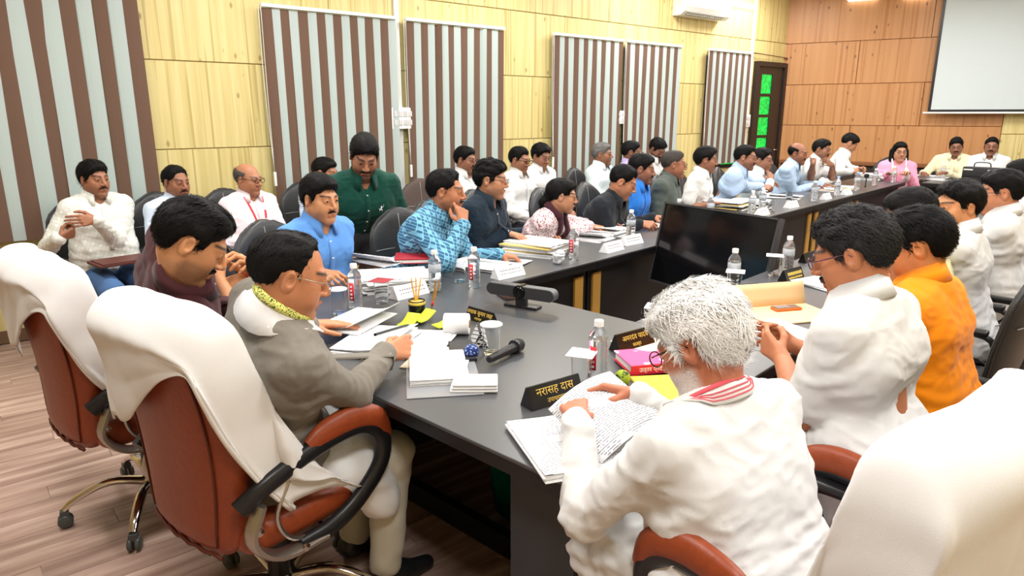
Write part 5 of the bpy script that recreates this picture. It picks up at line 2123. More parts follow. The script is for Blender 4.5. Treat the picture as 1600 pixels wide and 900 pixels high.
p = person('woman with tied hair, glasses, a printed top and dark scarf', at_v(878, 306, -2.90), 66, 48, 8, 0, 0.14, sw=0.9, scale=0.96, hipz=0.54, skin=(190, 136, 104), hair=dict(kind='bun', seed=20, t=(0.009, 0.010, 0.012), amp=0.002), glasses=((0.02, 0.015, 0.012), 0.0015, 0.02), stubble=0.0, face=dict(w=0.95),
           shirt=pattern_mat('floral_print', 'print', (srgb(226, 212, 214), srgb(150, 84, 96), 95.0)), collar=False, R=at_z(925, 353, 0.81), L=at_z(948, 348, 0.80), extras=lady_scarf, Rh=((0.1, 1.0, -0.1), (0, 0, -1), 'rest'), res=0, strand=1200)
chair_for(p, 'black leather chair behind the woman with the scarf', LG)
black_chair('empty black chair behind the woman with the scarf, its back high', UV(3.75, -3.55), math.radians(80), group=LG)
p = person('man in a black shirt looking down and writing', at_v(974, 284, -2.88), 80, 62, 26, 0, 0.22, fat=1.1, sw=1.05, skin=(180, 122, 92), hair=dict(kind='receding', recede=0.01, seed=21, t=(0.007, 0.006, 0.012)), face=dict(full=0.8), stubble=0.2, shirt='black', R=at_z(1000, 349, 0.80), L=at_z(1022, 340, 0.80), Rh=((-0.2, 1.0, -0.1), (-0.6, 0, -0.7), 'pen'), res=1)
chair_for(p, 'black leather chair behind the writing man in black', LG)
p = person('man with a thick moustache in a royal blue shirt', at_v(1003, 264, -3.08), 80, 60, 8, 0, 0.10, skin=(150, 100, 78), hair=dict(seed=22, t=(0.009, 0.008, 0.014)), moustache=1.3, shirt='royal', res=1)
chair_for(p, 'black leather chair behind the royal blue shirt', LG)
p = person('balding man with thin glasses in a grey-green shirt', at_v(1053, 257, -3.08), 72, 52, 4, 0, 0.08, fat=1.15, sw=1.08, skin=(160, 104, 78), hair=dict(kind='receding', recede=0.012, seed=23, t=(0.003, 0.003, 0.006), amp=0.0015), hairc=(0.06, 0.05, 0.045), glasses=((0.12, 0.08, 0.05), 0.0013, 0.02), face=dict(full=0.8), stubble=0.15, shirt='greygreen', res=1)
chair_for(p, 'black leather chair behind the grey-green shirt', LG)
p = person('black-haired man in a white half-sleeve shirt in the inner row', at_v(1103, 250, -3.12), 76, 58, 4, 0, 0.06, skin=(148, 100, 76), hair=dict(seed=24, t=(0.012, 0.010, 0.020)), moustache=0.6, shirt='white', long=False, R=at_z(1112, 318, 0.80), res=1)
chair_for(p, 'black leather chair behind the white half-sleeve shirt', LG)
p = person('man with glasses in a light blue shirt leaning on the table with a pen', at_v(1165, 246, -2.96), 74, 74, 6, 0, 0.20, sw=1.08, skin=(158, 108, 84), hair=dict(kind='receding', seed=25, recede=0.008, t=(0.005, 0.005, 0.008)), glasses=((0.05, 0.05, 0.05), 0.0014, 0.021), stubble=0.5, moustache=0.8, shirt='ltblue',
           R=at_z(1214, 300, 0.80), L=at_z(1232, 292, 0.80), Rh=((-0.2, 1.0, -0.1), (-0.6, 0, -0.7), 'pen'), res=1)
chair_for(p, 'black leather chair behind the man with a pen', LG)
p = person('man with glasses in a pale blue shirt, hand on his cheek', at_v(1191, 249, -3.12), 80, 84, 4, 6, 0.12, skin=(160, 110, 86), hair=dict(seed=26), glasses=((0.03, 0.03, 0.03), 0.0014, 0.021), shirt='mint', R=at_v(1204, 283, -2.98), Rh=((-0.5, -0.2, 0.9), (-0.7, -0.6, 0.1), 'hold', (0.6, 0.2, -1)), res=2)
chair_for(p, 'black leather chair of the man with a hand on his cheek', LG)
p = person('bald man in a light blue shirt with both arms on the table', at_v(1247, 240, -3.00), 82, 88, 6, 0, 0.14, sw=1.06, skin=(146, 96, 72), hair=dict(kind='bald', seed=27, t=(0.004, 0.004, 0.003), amp=0.002), shirt='ltblue', R=at_z(1268, 291, 0.80), L=at_z(1285, 288, 0.80), moustache=0.6, res=1)
chair_for(p, 'black leather chair of the bald man in light blue', LG)
p = person('man in a white half-sleeve shirt covering his mouth with a hand', at_v(1284, 234, -2.98), 86, 92, 6, -6, 0.12, skin=(140, 96, 72), hair=dict(seed=28, t=(0.010, 0.009, 0.016)), moustache=0.9, shirt='white', long=False, R=at_v(1270, 256, -2.86), L=at_v(1300, 258, -2.80), Lh=((0.8, -0.3, 0.3), (0.3, -0.9, 0), 'rest', (-0.4, 0.5, -1)), Rh=((-0.8, 0, 0.2), (0, -1, 0), 'fist', (0.6, 0.3, -1)), res=2)
chair_for(p, 'black leather chair of the man covering his mouth', LG)
p = person('man in a white shirt looking down at a small object in his hands', at_v(1327, 224, -2.96), 70, 62, 34, 0, 0.12, skin=(172, 122, 92), hair=dict(seed=29, t=(0.009, 0.008, 0.014)), shirt='white', R=at_v(1330, 268, -2.72), L=at_v(1340, 266, -2.72), Rh=((-0.5, 0.8, 0.1), (-0.8, 0, -0.3), 'hold'), Lh=((0.5, 0.8, 0.1), (0.8, 0, -0.3), 'hold'), res=2)
chair_for(p, 'black leather chair of the man looking at his hands', LG)

# --- far end, backs to the orange wall
person = _person
EG = 'black chairs before the orange wall'


def dupatta(i):
    N, t, r, f = i['N'], i['t'], i['r'], i['f']
    b = MB()
    for s in (-1, 1):
        pts = [N - f * 0.06 + t * 0.01, N + r * s * 0.075 + t * 0.01]
        for q in np.linspace(0.05, 0.36, 7):
            pts.append(march(i, N - t * q + r * s * 0.075 + f * 0.35, -f, 0.01))
        b.tube(smooth_path(pts, 3), 0.035, 8, flat=(1.3, 0.35), up=tuple(i['f']))
    b.build('dupatta', cloth_mat('dupatta', (0.75, 0.68, 0.68)), i['root'], True)


p = person('woman with long black hair and glasses in a pink top', at_u(1406, 237, 10.22), 155, 150, 4, 0, 0.06, sw=0.92, hipz=0.52, scale=1.05, skin=(186, 136, 108), hair=dict(kind='long', seed=30, t=(0.010, 0.010, 0.012), amp=0.002), glasses=((0.02, 0.02, 0.02), 0.0016, 0.021), stubble=0, shirt='pink', collar=False, extras=dupatta, R=at_u(1385, 272, 10.0), L=at_u(1420, 272, 10.05), pants=(0.5, 0.25, 0.32), res=1)
chair_for(p, 'black chair of the woman in pink', EG)
p = person('man in a beige shirt leaning on the end table beside the black bag', at_u(1494, 229, 10.86), 172, 168, 10, 6, 0.12, sw=1.1, fat=1.05, skin=(146, 100, 78), hair=dict(seed=31, t=(0.009, 0.008, 0.014)), glasses=((0.1, 0.09, 0.08), 0.0012, 0.021), moustache=0.7, shirt='beige', R=at_u(1442, 270, 10.55), L=at_u(1480, 270, 10.6), res=1)
chair_for(p, 'dark chair of the man in beige', EG)
p = person('man with moustache and glasses in a white shirt before the yellow wall', at_u(1549, 229, 10.9), 172, 170, 2, 0, 0.06, sw=1.05, skin=(146, 100, 78), hair=dict(kind='receding', seed=32, t=(0.006, 0.006, 0.01)), glasses=((0.1, 0.09, 0.08), 0.0012, 0.021), moustache=1.2, shirt='white', R=at_u(1530, 276, 10.6), res=1)
chair_for(p, 'dark chair of the man with moustache and glasses', EG)
black_chair('empty black chair beside the man with moustache and glasses', UV(10.98, -0.85), math.radians(178), group=EG)

# --- row facing the wall
RG = 'black chairs of the row facing the wall'
p = person('man in a white short-sleeve shirt with purple-rimmed glasses and moustache', at_d(1333, 397, 1.88), -84, -98, 20, 0, 0.17, fat=1.15, sw=1.05, skin=(188, 122, 86), hair=dict(seed=33, t=(0.010, 0.010, 0.020), amp=0.007, freq=1.5, len=0.022, lift=0.8), hairc=(0.026, 0.025, 0.026), glasses=((0.16, 0.06, 0.10), 0.0016, 0.02), moustache=0.8, stubble=0.12,
           shirt='white', long=False, sleeve=0.78, L=at_z(1222, 560, 0.86), R=at_z(1236, 538, 0.86), Lh=((0.3, 0.9, 0.35), (0.9, -0.2, 0.0), 'hold'), Rh=((-0.3, 0.9, 0.3), (-0.9, -0.2, 0), 'hold'), res=0, strand=4500, pants=(0.06, 0.06, 0.07))
chair_for(p, 'black leather chair behind the white short-sleeve shirt', RG)
p = person('man in an orange shirt with thin glasses, writing', at_d(1431, 384, 2.28), -86, -103, 16, 0, 0.14, fat=1.15, sw=1.04, skin=(206, 134, 84), hair=dict(seed=34, t=(0.011, 0.012, 0.022), amp=0.005, len=0.03), glasses=((0.03, 0.03, 0.03), 0.0014, 0.02), face=dict(full=1.0), stubble=0.15, shirt='orange',
           R=at_z(1302, 444, 0.80), L=at_z(1330, 470, 0.80), Rh=((0.1, 1.0, -0.1), (-0.6, 0, -0.7), 'pen'), res=0, strand=4000)
chair_for(p, 'black leather chair behind the orange shirt', RG)
p = person('man in a pale yellow shirt mostly hidden behind the orange shirt', at_z(1421, 338, 1.16), -88, -98, 20, 0, 0.16, skin=(186, 126, 96), hair=dict(seed=35, t=(0.010, 0.010, 0.016)), shirt='paleyellow', res=1, R=at_z(1395, 395, 0.80), L=at_z(1410, 410, 0.80))
chair_for(p, 'black leather chair behind the pale yellow shirt', RG)
p = person('man in a white shirt looking across the room past the orange shirt', at_z(1496, 323, 1.18), -92, -138, 4, 0, 0.10, sw=1.04, fat=1.1, skin=(206, 142, 98), hair=dict(seed=36, t=(0.010, 0.011, 0.018)), face=dict(full=0.8), stubble=0.15, shirt='white', res=0, strand=2500, R=at_z(1450, 372, 0.80), L=at_z(1440, 400, 0.80))
chair_for(p, 'black leather chair of the man looking across the room', RG)
p = person('man in a white shirt with glasses at the far part of the row', at_z(1563, 301, 1.19), -90, -106, 8, 0, 0.10, skin=(196, 132, 98), hair=dict(seed=37, t=(0.010, 0.011, 0.018)), glasses=((0.05, 0.03, 0.03), 0.0014, 0.02), shirt='white', res=1, strand=1500, R=at_z(1515, 345, 0.8), L=at_z(1510, 352, 0.8))
chair_for(p, 'black leather chair of the far man with glasses', RG)
p = person('man in white at the far end of the row facing the wall', at_z(1596, 278, 1.17), -90, -104, 8, 0, 0.10, skin=(170, 112, 82), hair=dict(seed=38, t=(0.010, 0.011, 0.018)), shirt='white', res=1)
chair_for(p, 'black leather chair at the far end of the row', RG)

# --- the head of the table
p = person('young man in a maroon shirt holding a phone to his face', at_z(300, 378, 1.235), 12, 24, 34, 0, hip=(0.88, -2.80), sw=1.03, skin=(196, 136, 92), hair=dict(seed=40, t=(0.011, 0.010, 0.022), amp=0.004, len=0.026), stubble=0.6, moustache=0.6, shirt='maroon', sleeve=1.45,
           R=at_d(338, 436, 2.36), L=at_d(392, 432, 2.52), Rh=((-0.35, 0.2, 1.0), (-0.9, -0.2, 0.1), 'hold', (0.9, 0.2, -1)), Lh=((0.55, -0.25, 0.8), (0.4, -0.8, 0.0), 'hold', (-0.6, 0.5, -1)), res=0, strand=3500, pants=(0.02, 0.02, 0.025))
MAROON = p
bn_ = MB()
sg, S, E, T, *_r = p['arms']['L']
a = unit(T - E)
fr_ = frame_to(a)
bn_.tube([T - a * 0.03 + fr_ @ np.array((0.03 * math.cos(q), 0.03 * math.sin(q), 0.004 * math.sin(3 * q))) for q in np.linspace(0, 2 * math.pi, 18, endpoint=False)], 0.0026, 6, closed=True)
bn_.tube([T - a * 0.03 + fr_ @ np.array((0.03, 0.0, 0)), T - a * 0.045 + fr_ @ np.array((0.034, 0.004, 0)), T - a * 0.06 + fr_ @ np.array((0.036, 0.002, 0))], 0.003, 6)
bn_.build('red_thread', RED, p['root'], True)


def shawl(i):
    """white shawl with a green and yellow border round the neck"""
    N, t, r, f = i['N'], i['t'], i['r'], i['f']
    b, e = MB(), MB()
    rows = []
    for a in np.linspace(-2.5, 2.5, 21):
        d_ = r * math.sin(a) - f * math.cos(a)
        c = N + f * 0.01
        fr = (1 - math.cos(a)) / 2
        top = c + d_ * 0.068 + t * (0.066 - 0.075 * fr)
        mid = c + d_ * 0.092 + t * (0.02 - 0.06 * fr)
        low = march(i, c + d_ * (0.150 - 0.04 * fr) + t * (0.10), -t, 0.012)
        low = low if np.linalg.norm(low - mid) < 0.14 else mid + d_ * 0.03 - t * 0.05
        rows.append([top, (top + mid) / 2 + d_ * 0.004, mid, low])
    G = np.array(rows)
    for _ in range(4):
        G[1:-1, 3] = (G[:-2, 3] + G[2:, 3] + G[1:-1, 3]) / 3
    G[:, 3] += (G[:, 3] - N) * 0.05 + t * 0.006
    b.sheet(G[::-1], 0.006)
    kp = []
    for s_ in (-1, 1):
        kp += [rc((s_ * 0.09, -0.02, 0.56), (s_ * 0.13, 0.30, 0.515), 0.098, 0.085, 0.08), rc((s_ * 0.14, 0.25, 0.50), (s_ * 0.155, 0.33, 0.38), 0.075, 0.065, 0.06)]
    kp.append(rc((0, 0.0, 0.55), (0, 0.28, 0.52), 0.1, 0.085, 0.08))
    KV, KQ = sculpt(kp, 0.011)
    KV = KV + vnormals(KV, KQ) * (0.012 * (1 - 2 * np.abs(vnoise(KV * (16, 8, 16) + 3))))[:, None]
    quad_mesh('kurta', [(KV, KQ, 0, None)], [cloth_mat('shawlwhite', (0.8, 0.8, 0.8))], i['root'])
    b.build('shawl', cloth_mat('shawlwhite', (0.8, 0.8, 0.8)), i['root'], True)
    bm_ = MATS.get('shawl_border') or pattern_mat('shawl_border', 'print', (srgb(222, 222, 120), srgb(40, 60, 30), 260.0))
    E_ = np.stack([G[:, 0] + (G[:, 0] - N) * 0.02 + t * 0.004, G[:, 0] * 0.3 + G[:, 1] * 0.7 + (G[:, 1] - N) * 0.06], 1)
    e.sheet(E_[::-1], 0.004)
    e.build('shawl_border', bm_, i['root'], True)


p = person('man in a grey long-sleeve jacket and white shawl signing papers', at_d(453, 430, 1.86), 8, 24, 18, 0, hip=(0.86, -1.89), neck=0.088, fat=1.2, sw=1.05, skin=(196, 132, 94), hair=dict(kind='receding', recede=0.012, fy=0.052, fs=0.45, seed=41, t=(0.006, 0.007, 0.008), amp=0.003, len=0.02), face=dict(full=1.0, w=1.02), stubble=0.1, glasses=((0.35, 0.30, 0.24), 0.0012, 0.02),
           shirt='grey', R=at_z(602, 552, 0.83), L=at_z(492, 512, 0.79), Rh=((0.0, 1.0, 0.1), (-0.75, 0.0, -0.5), 'pen'), Lh=((0.25, 1.0, -0.05), (0, 0, -1), 'flat'), collar=False, extras=shawl, pants=(0.56, 0.53, 0.44), knee=(0.40, 0.02), res=0, strand=2600, open_neck=0)
GREYMAN = p


def gamcha(i):
    """white stole with red stripes lying round the neck"""
    N, t, r, f = i['N'], i['t'], i['r'], i['f']
    b, e = MB(), MB()
    rows = []
    for a in np.linspace(-2.6, 2.6, 23):
        d_ = r * math.sin(a) - f * math.cos(a)
        c = N + f * 0.012
        fr = (1 - math.cos(a)) / 2
        top = c + d_ * 0.064 + t * (0.05 - 0.06 * fr)
        mid = c + d_ * 0.080 + t * (0.030 - 0.06 * fr)
        low = march(i, c + d_ * (0.092 + 0.03 * fr) + t * 0.10, -t, 0.010)
        rows.append([top, (top + mid) / 2, mid, (mid + low) / 2, low])
    G = np.array(rows)
    b.sheet(G[::-1], 0.005)
    b.build('stole', cloth_mat('stolewhite', (0.82, 0.80, 0.79)), i['root'], True)
    rm = mat('stole_red', srgb(232, 96, 108), 0.85)
    for f0, f1 in ((0.30, 0.48), (0.62, 0.66), (0.74, 0.78), (0.86, 0.9)):
        def at(q):
            x = q * 4
            k = min(int(x), 3)
            return G[:, k] * (1 - (x - k)) + G[:, k + 1] * (x - k)
        A = np.stack([at(f0), at(f1)], 1)
        nrm = A - N
        nrm /= np.linalg.norm(nrm, axis=2, keepdims=True)
        e.sheet((A + nrm * 0.004 + t * 0.002)[::-1], 0.002)
    e.build('stole_stripe', rm, i['root'], True)


def wflow(p):
    return np.stack([p[:, 0] * 10, -0.6 + p[:, 1] * 3, -1.0 + p[:, 2] * 10], 1)


p = person('white-haired man in a white kurta reading a sheet of paper', at_d(1096, 538, 1.53), -74, -92, 30, 4, hip=(1.33, -0.50), fat=1.12, sw=1.04, hipz=0.55, skin=(186, 116, 86), hair=dict(seed=42, t=(0.017, 0.016, 0.026), amp=0.010, freq=0.9, flow=wflow, len=0.034, lift=0.55, fringe=0.012, wid=0.0009), hairc=(0.93, 0.92, 0.90), beardc=(0.72, 0.70, 0.67), stubble=0.7, moustache=0.9,
           glasses=((0.012, 0.012, 0.012), 0.0017, 0.022), shirt='white', R=at_z(996, 618, 0.86), L=at_z(902, 655, 0.84), Rh=((-0.5, 0.8, 0.1), (-0.4, 0.0, -0.8), 'hold'), Lh=((0.5, 0.9, 0.05), (0.2, 0.0, -0.9), 'hold'), collar=False, kurta=True, pants=(0.72, 0.71, 0.68), extras=gamcha, res=0, strand=9000, fold=1.3)
WHITEMAN = p
# ------------------------------------------------------------------ things on the tables
def text_paper():
    m = bpy.data.materials.new('printed_paper')
    m.use_nodes = True
    nt = m.node_tree
    N, Lk = nt.nodes, nt.links
    b = N['Principled BSDF']
    b.inputs['Roughness'].default_value = 0.8
    tc = N.new('ShaderNodeTexCoord')
    wv = N.new('ShaderNodeTexWave')
    wv.bands_direction = 'Y'
    wv.inputs['Scale'].default_value = 42.0
    Lk.new(tc.outputs['Object'], wv.inputs['Vector'])
    r1 = N.new('ShaderNodeValToRGB')
    r1.color_ramp.elements[0].position = 0.55
    r1.color_ramp.elements[1].position = 0.7
    Lk.new(wv.outputs['Fac'], r1.inputs['Fac'])
    mp = N.new('ShaderNodeMapping')
    mp.inputs['Scale'].default_value = (240, 84, 1)
    Lk.new(tc.outputs['Object'], mp.inputs['Vector'])
    nz = N.new('ShaderNodeTexNoise')
    nz.inputs['Scale'].default_value = 1.0
    nz.inputs['Detail'].default_value = 1.0
    Lk.new(mp.outputs['Vector'], nz.inputs['Vector'])
    r2 = N.new('ShaderNodeValToRGB')
    r2.color_ramp.elements[0].position = 0.42
    r2.color_ramp.elements[1].position = 0.46
    Lk.new(nz.outputs['Fac'], r2.inputs['Fac'])
    bl = N.new('ShaderNodeTexNoise')
    bl.inputs['Scale'].default_value = 11.0
    bl.inputs['Detail'].default_value = 0.0
    Lk.new(tc.outputs['Object'], bl.inputs['Vector'])
    r3 = N.new('ShaderNodeValToRGB')
    r3.color_ramp.elements[0].position = 0.38
    r3.color_ramp.elements[1].position = 0.40
    Lk.new(bl.outputs['Fac'], r3.inputs['Fac'])

    def mul(a, c):
        x = N.new('ShaderNodeMath')
        x.operation = 'MULTIPLY'
        Lk.new(a, x.inputs[0])
        Lk.new(c, x.inputs[1])
        return x.outputs[0]
    ink = mul(mul(r1.outputs['Color'], r2.outputs['Color']), r3.outputs['Color'])
    mx = N.new('ShaderNodeMix')
    mx.data_type = 'RGBA'
    mx.inputs['A'].default_value = (0.84, 0.84, 0.85, 1)
    mx.inputs['B'].default_value = (0.2, 0.2, 0.23, 1)
    Lk.new(ink, mx.inputs['Factor'])
    Lk.new(mx.outputs['Result'], b.inputs['Base Color'])
    return m


PRINTED = text_paper()
CAMAZ = math.atan2(-1, 0)


def face_cam(p):
    """heading from a point towards the camera"""
    return math.atan2(-p[0], -p[1])


def paper_stack(label, c, az, n=6, w=0.21, h=0.297, gap=0.003, jit=0.05, top=None, z=TH, cat='papers', group=None, seed=0, mats=None, curl=0.0):
    rr = random.Random(seed * 7 + 1)
    t = thing('paper_stack', label, cat, (c[0], c[1], z), math.radians(az), group)
    for i in range(n):
        last = i == n - 1
        b = MB()
        a = rr.uniform(-jit, jit) * 3
        dx, dy = rr.uniform(-jit, jit) * 0.35, rr.uniform(-jit, jit) * 0.35
        cl = curl if last else 0.0
        P = []
        for u in np.linspace(-0.5, 0.5, 8 if cl else 3):
            row = []
            for v in np.linspace(-0.5, 0.5, 6 if cl else 3):
                x, y = u * w, v * h
                lift = cl * max(0, u + 0.1) ** 2 * 0.5 + 0.0012 * math.sin(u * 6 + i) + 0.001 * math.sin(v * 5 + 2 * i)
                row.append((x * math.cos(a) - y * math.sin(a) + dx, x * math.sin(a) + y * math.cos(a) + dy, 0.0025 + gap * i + lift))
            P.append(row)
        b.sheet(P, max(gap * 0.75, 0.0008))
        m = (top or PRINTED) if last else (mats[i % len(mats)] if mats else PAPER)
        b.build('sheet', m, t, True, 30)
    return t


def bottle(label, c, red=False, cap=WHITE, z=TH, group='water bottles'):
    t = thing('water_bottle', label, 'bottle', (c[0], c[1], z), face_cam(c), group)
    prof = [(0.0, 0.004), (0.022, 0.001), (0.029, 0.004), (0.0315, 0.012)]
    for k in range(6):
        z0 = 0.022 + k * 0.020
        prof += [(0.0315, z0), (0.0296, z0 + 0.006), (0.0296, z0 + 0.009), (0.0315, z0 + 0.015)]
    prof += [(0.0315, 0.148), (0.027, 0.163), (0.019, 0.176), (0.0128, 0.184), (0.0128, 0.196), (0.0, 0.196)]
    b = MB()
    b.lathe(prof, 18)
    b.build('bottle_body', BOTTLE, t, True, 50)
    w_ = MB()
    w_.lathe([(0.0, 0.005), (0.026, 0.006), (0.0285, 0.014), (0.0285, 0.142), (0.0, 0.142)], 16)
    w_.build('water', mat('water', (0.96, 0.98, 1.0), 0.02, trans=1.0, ior=1.33), t, True, 50)
    c_ = MB()
    c_.lathe([(0.0135, 0.186), (0.0155, 0.187), (0.0155, 0.204), (0.0145, 0.207), (0.0, 0.207)], 16)
    c_.build('cap', cap, t, True, 40)
    l_ = MB()
    a0, a1 = (0.15, 0.85) if red else (-1.3, 1.3)
    z0, z1 = (0.045, 0.125) if red else (0.10, 0.140)
    P = [[(0.0325 * math.sin(a), 0.0325 * math.cos(a), zz) for zz in (z0, (z0 + z1) / 2, z1)] for a in np.linspace(a0, a1, 8)]
    l_.sheet(P[::-1], 0.0004)
    lb_ = l_.build('label', RED if red else mat('clear_label', (0.8, 0.85, 0.9), 0.4, trans=0.6), t, True)
    if red:
        for k in range(4):
            q = MB()
            q.box((0.0329 * math.sin(0.5), 0.0329 * math.cos(0.5), 0.057 + k * 0.017), (0.009, 0.001, 0.008), rotz(-0.5))
            q.build('label_mark', WHITE, lb_)
    return t


def tumbler(label, c, lid=None, z=TH, fill=0.55, az=0.0, group='water glasses'):
    t = thing('water_glass', label, 'glass', (c[0], c[1], z), az, group)
    b = MB()
    b.lathe([(0.0, 0.001), (0.029, 0.001), (0.030, 0.004), (0.0345, 0.108), (0.0325, 0.108), (0.0285, 0.010), (0.0, 0.009)], 20)
    b.build('glass_body', GLASS, t, True, 40)
    if lid is not None:
        l = MB()
        if lid[0] == 'disc':
            l.lathe([(0.0, 0.1085), (0.041, 0.1085), (0.042, 0.111), (0.040, 0.114), (0.0, 0.115)], 22)
        else:
            l.rbox((0, 0, 0.110), (0.088, 0.088, 0.0025), 0.001, rotz(0.4))
        l.build('lid', lid[1], t, True, 40)
    return t


def text_mesh(body, size, m, name, parent, M, extrude=0.0004):
    cu = bpy.data.curves.new('lettering', 'FONT')
    cu.body = body
    cu.size = size
    cu.extrude = extrude
    cu.align_x = 'CENTER'
    cu.align_y = 'CENTER'
    cu.resolution_u = 2
    o = bpy.data.objects.new('lettering', cu)
    COL.objects.link(o)
    dg = bpy.context.evaluated_depsgraph_get()
    me = bpy.data.meshes.new_from_object(o.evaluated_get(dg))
    bpy.data.objects.remove(o)
    me.materials.clear()
    me.materials.append(m)
    q = link(name, me, parent)
    q.matrix_local = M
    return q


def tent(label, c, az, w, h, d, m, lines=None, tm=None, z=TH, group=None, cat='name plate'):
    """folded name plate; the lettered side looks along local -y"""
    t = thing('name_plate', label, cat, (c[0], c[1], z), math.radians(az), group)
    b = MB()
    th = 0.003
    b.prism([(-d / 2, 0.001), (d / 2, 0.001), (0.003, h), (-0.003, h)], w, M=np.array([[0, 1, 0], [1, 0, 0], [0, 0, 1.0]]))
    b.build('plate', m, t)
    sl = math.atan2(h, d / 2)
    mid = (-d / 4 - 0.001, h / 2)
    if lines:
        for (s, size, off) in lines:
            y = -d / 4 + (-off) * math.cos(sl) * 0 + (off) * math.cos(sl)
            zz = h / 2 + off * math.sin(sl)
            M = Matrix.Translation((0, y - 0.0012 * math.sin(sl) - 0.0008, zz + 0.0012 * math.cos(sl))) @ Matrix.Rotation(sl, 4, 'X')
            if s.startswith('#'):
                q = MB()
                rr = random.Random(len(s) + int(off * 1000))
                x = -w * 0.36
                while x < w * 0.36:
                    l = rr.uniform(0.006, 0.016)
                    q.box((x + l / 2, 0, 0), (l, size, 0.0006))
                    x += l + 0.004
                o = q.build('lettering', tm, t)
                o.matrix_local = M
            else:
                text_mesh(s, size, tm, 'lettering', t, M)
    return t


GOLDT = mat('gold_letters', srgb(236, 200, 96), 0.35, 0.3)
INKT = mat('grey_ink', (0.3, 0.3, 0.33), 0.7)
BPLATE = mat('black_acrylic', (0.008, 0.008, 0.009), 0.15)


def on(x, y, z=TH):
    return at_z(x, y, z)


# --- name plates
tent('black name plate with gold letters beside the tissue roll', on(752, 502), 2, 0.155, 0.052, 0.05, BPLATE, [('अशोक कुमार िसंह', 0.024, 0.010), ('अध्यक्ष', 0.013, -0.014)], GOLDT, group='black and gold name plates')
tent('large black name plate with gold letters before the white-haired man', (on(826, 643) + on(898, 610)) / 2, -78, 0.20, 0.066, 0.06, BPLATE, [('नरिसंह दास', 0.034, 0.012), ('उपाध्यक्ष', 0.019, -0.017)], GOLDT, group='black and gold name plates')
tent('black name plate with gold letters beside the cream folder', on(988, 542), -80, 0.19, 0.066, 0.06, BPLATE, [('अमरदेव यादव', 0.027, 0.012), ('सदस्य', 0.018, -0.016)], GOLDT, group='black and gold name plates')
tent('black name plate beside the manila envelope', on(1236, 437), -82, 0.17, 0.062, 0.06, BPLATE, [('#aa', 0.016, 0.008), ('#b', 0.009, -0.014)], GOLDT, group='black and gold name plates')
tent('black name plate in front of the hidden man', on(1262, 408), -86, 0.15, 0.055, 0.05, BPLATE, None, None, group='black and gold name plates')
for i, (x, y, az, w, lab) in enumerate(((640, 462, 72, 0.2, 'white paper name tent in front of the red diary'), (794, 432, 80, 0.2, 'white paper name tent in front of the plaid shirt'), (956, 392, 84, 0.19, 'white paper name tent beside the crumpled cup'),
                                        (986, 381, 84, 0.19, 'white paper name tent at the foot of a bottle before the woman'), (1190, 336, 86, 0.19, 'white paper name tent before the yellow folder'),
                                        (1236, 324, 86, 0.19, 'white paper name tent before the man with a pen'), (1290, 311, 86, 0.17, 'white paper name tent before the bald man'), (1322, 304, 86, 0.17, 'white paper name tent near the corner of the tables'))):
    tent(lab, on(x, y), -92 + (i * 5) % 9, w, 0.06, 0.07, PAPER, [('#' + 'x' * (i + 3), 0.008, 0.012), ('#' + 'y' * (i + 2), 0.005, -0.006)], INKT, group='white paper name tents')

# --- bottles
BLUECAP = mat('pale_blue_cap', srgb(150, 190, 230), 0.4)
for x, y, red, cap, lab in ((556, 482, True, WHITE, 'red-labelled water bottle beside the lidded glass'), (680, 455, False, WHITE, 'clear water bottle beside the red diary'), (741, 449, True, WHITE, 'red-labelled water bottle before the plaid shirt'),
                            (896, 405, True, WHITE, 'red-labelled water bottle beside the crumpled cup'), (985, 374, False, WHITE, 'clear water bottle before the writing man in black'), (933, 594, True, WHITE, 'red-labelled water bottle behind the paper-covered glass'),
                            (1121, 448, False, WHITE, 'clear water bottle standing before the flat screen'), (1229, 427, False, WHITE, 'clear water bottle behind the glass near the manila envelope'), (1059, 352, False, WHITE, 'water bottle behind the flat screen'),
                            (1109, 344, False, WHITE, 'water bottle before the white half-sleeve shirt'), (1174, 335, False, WHITE, 'water bottle beside the yellow folder'), (1190, 329, False, WHITE, 'water bottle next to the leaning man'),
                            (1271, 315, False, WHITE, 'water bottle before the bald man'), (1307, 306, False, BLUECAP, 'blue-capped water bottle before the man covering his mouth'), (1338, 297, False, BLUECAP, 'blue-capped water bottle near the black microphone'),
                            (1366, 290, False, WHITE, 'water bottle before the woman in pink'), (1395, 285, False, WHITE, 'water bottle at the corner by the woman in pink'), (1372, 372, False, WHITE, 'water bottle behind the dark curly head'), (1455, 352, False, WHITE, 'water bottle beyond the man looking across the room')):
    c = on(x, y)
    uv = toUV(c)
    if uv[1] > -2.42 and uv[1] < -1.95:
        c = UV(uv[0], -2.43)
    if -1.95 <= uv[1] < -1.46 and uv[0] > 2.4:
        c = UV(uv[0], -1.46)
    bottle(lab, c, red, cap)
bottle('white opaque bottle beside the black bag', on(1472, 280), False, WHITE)

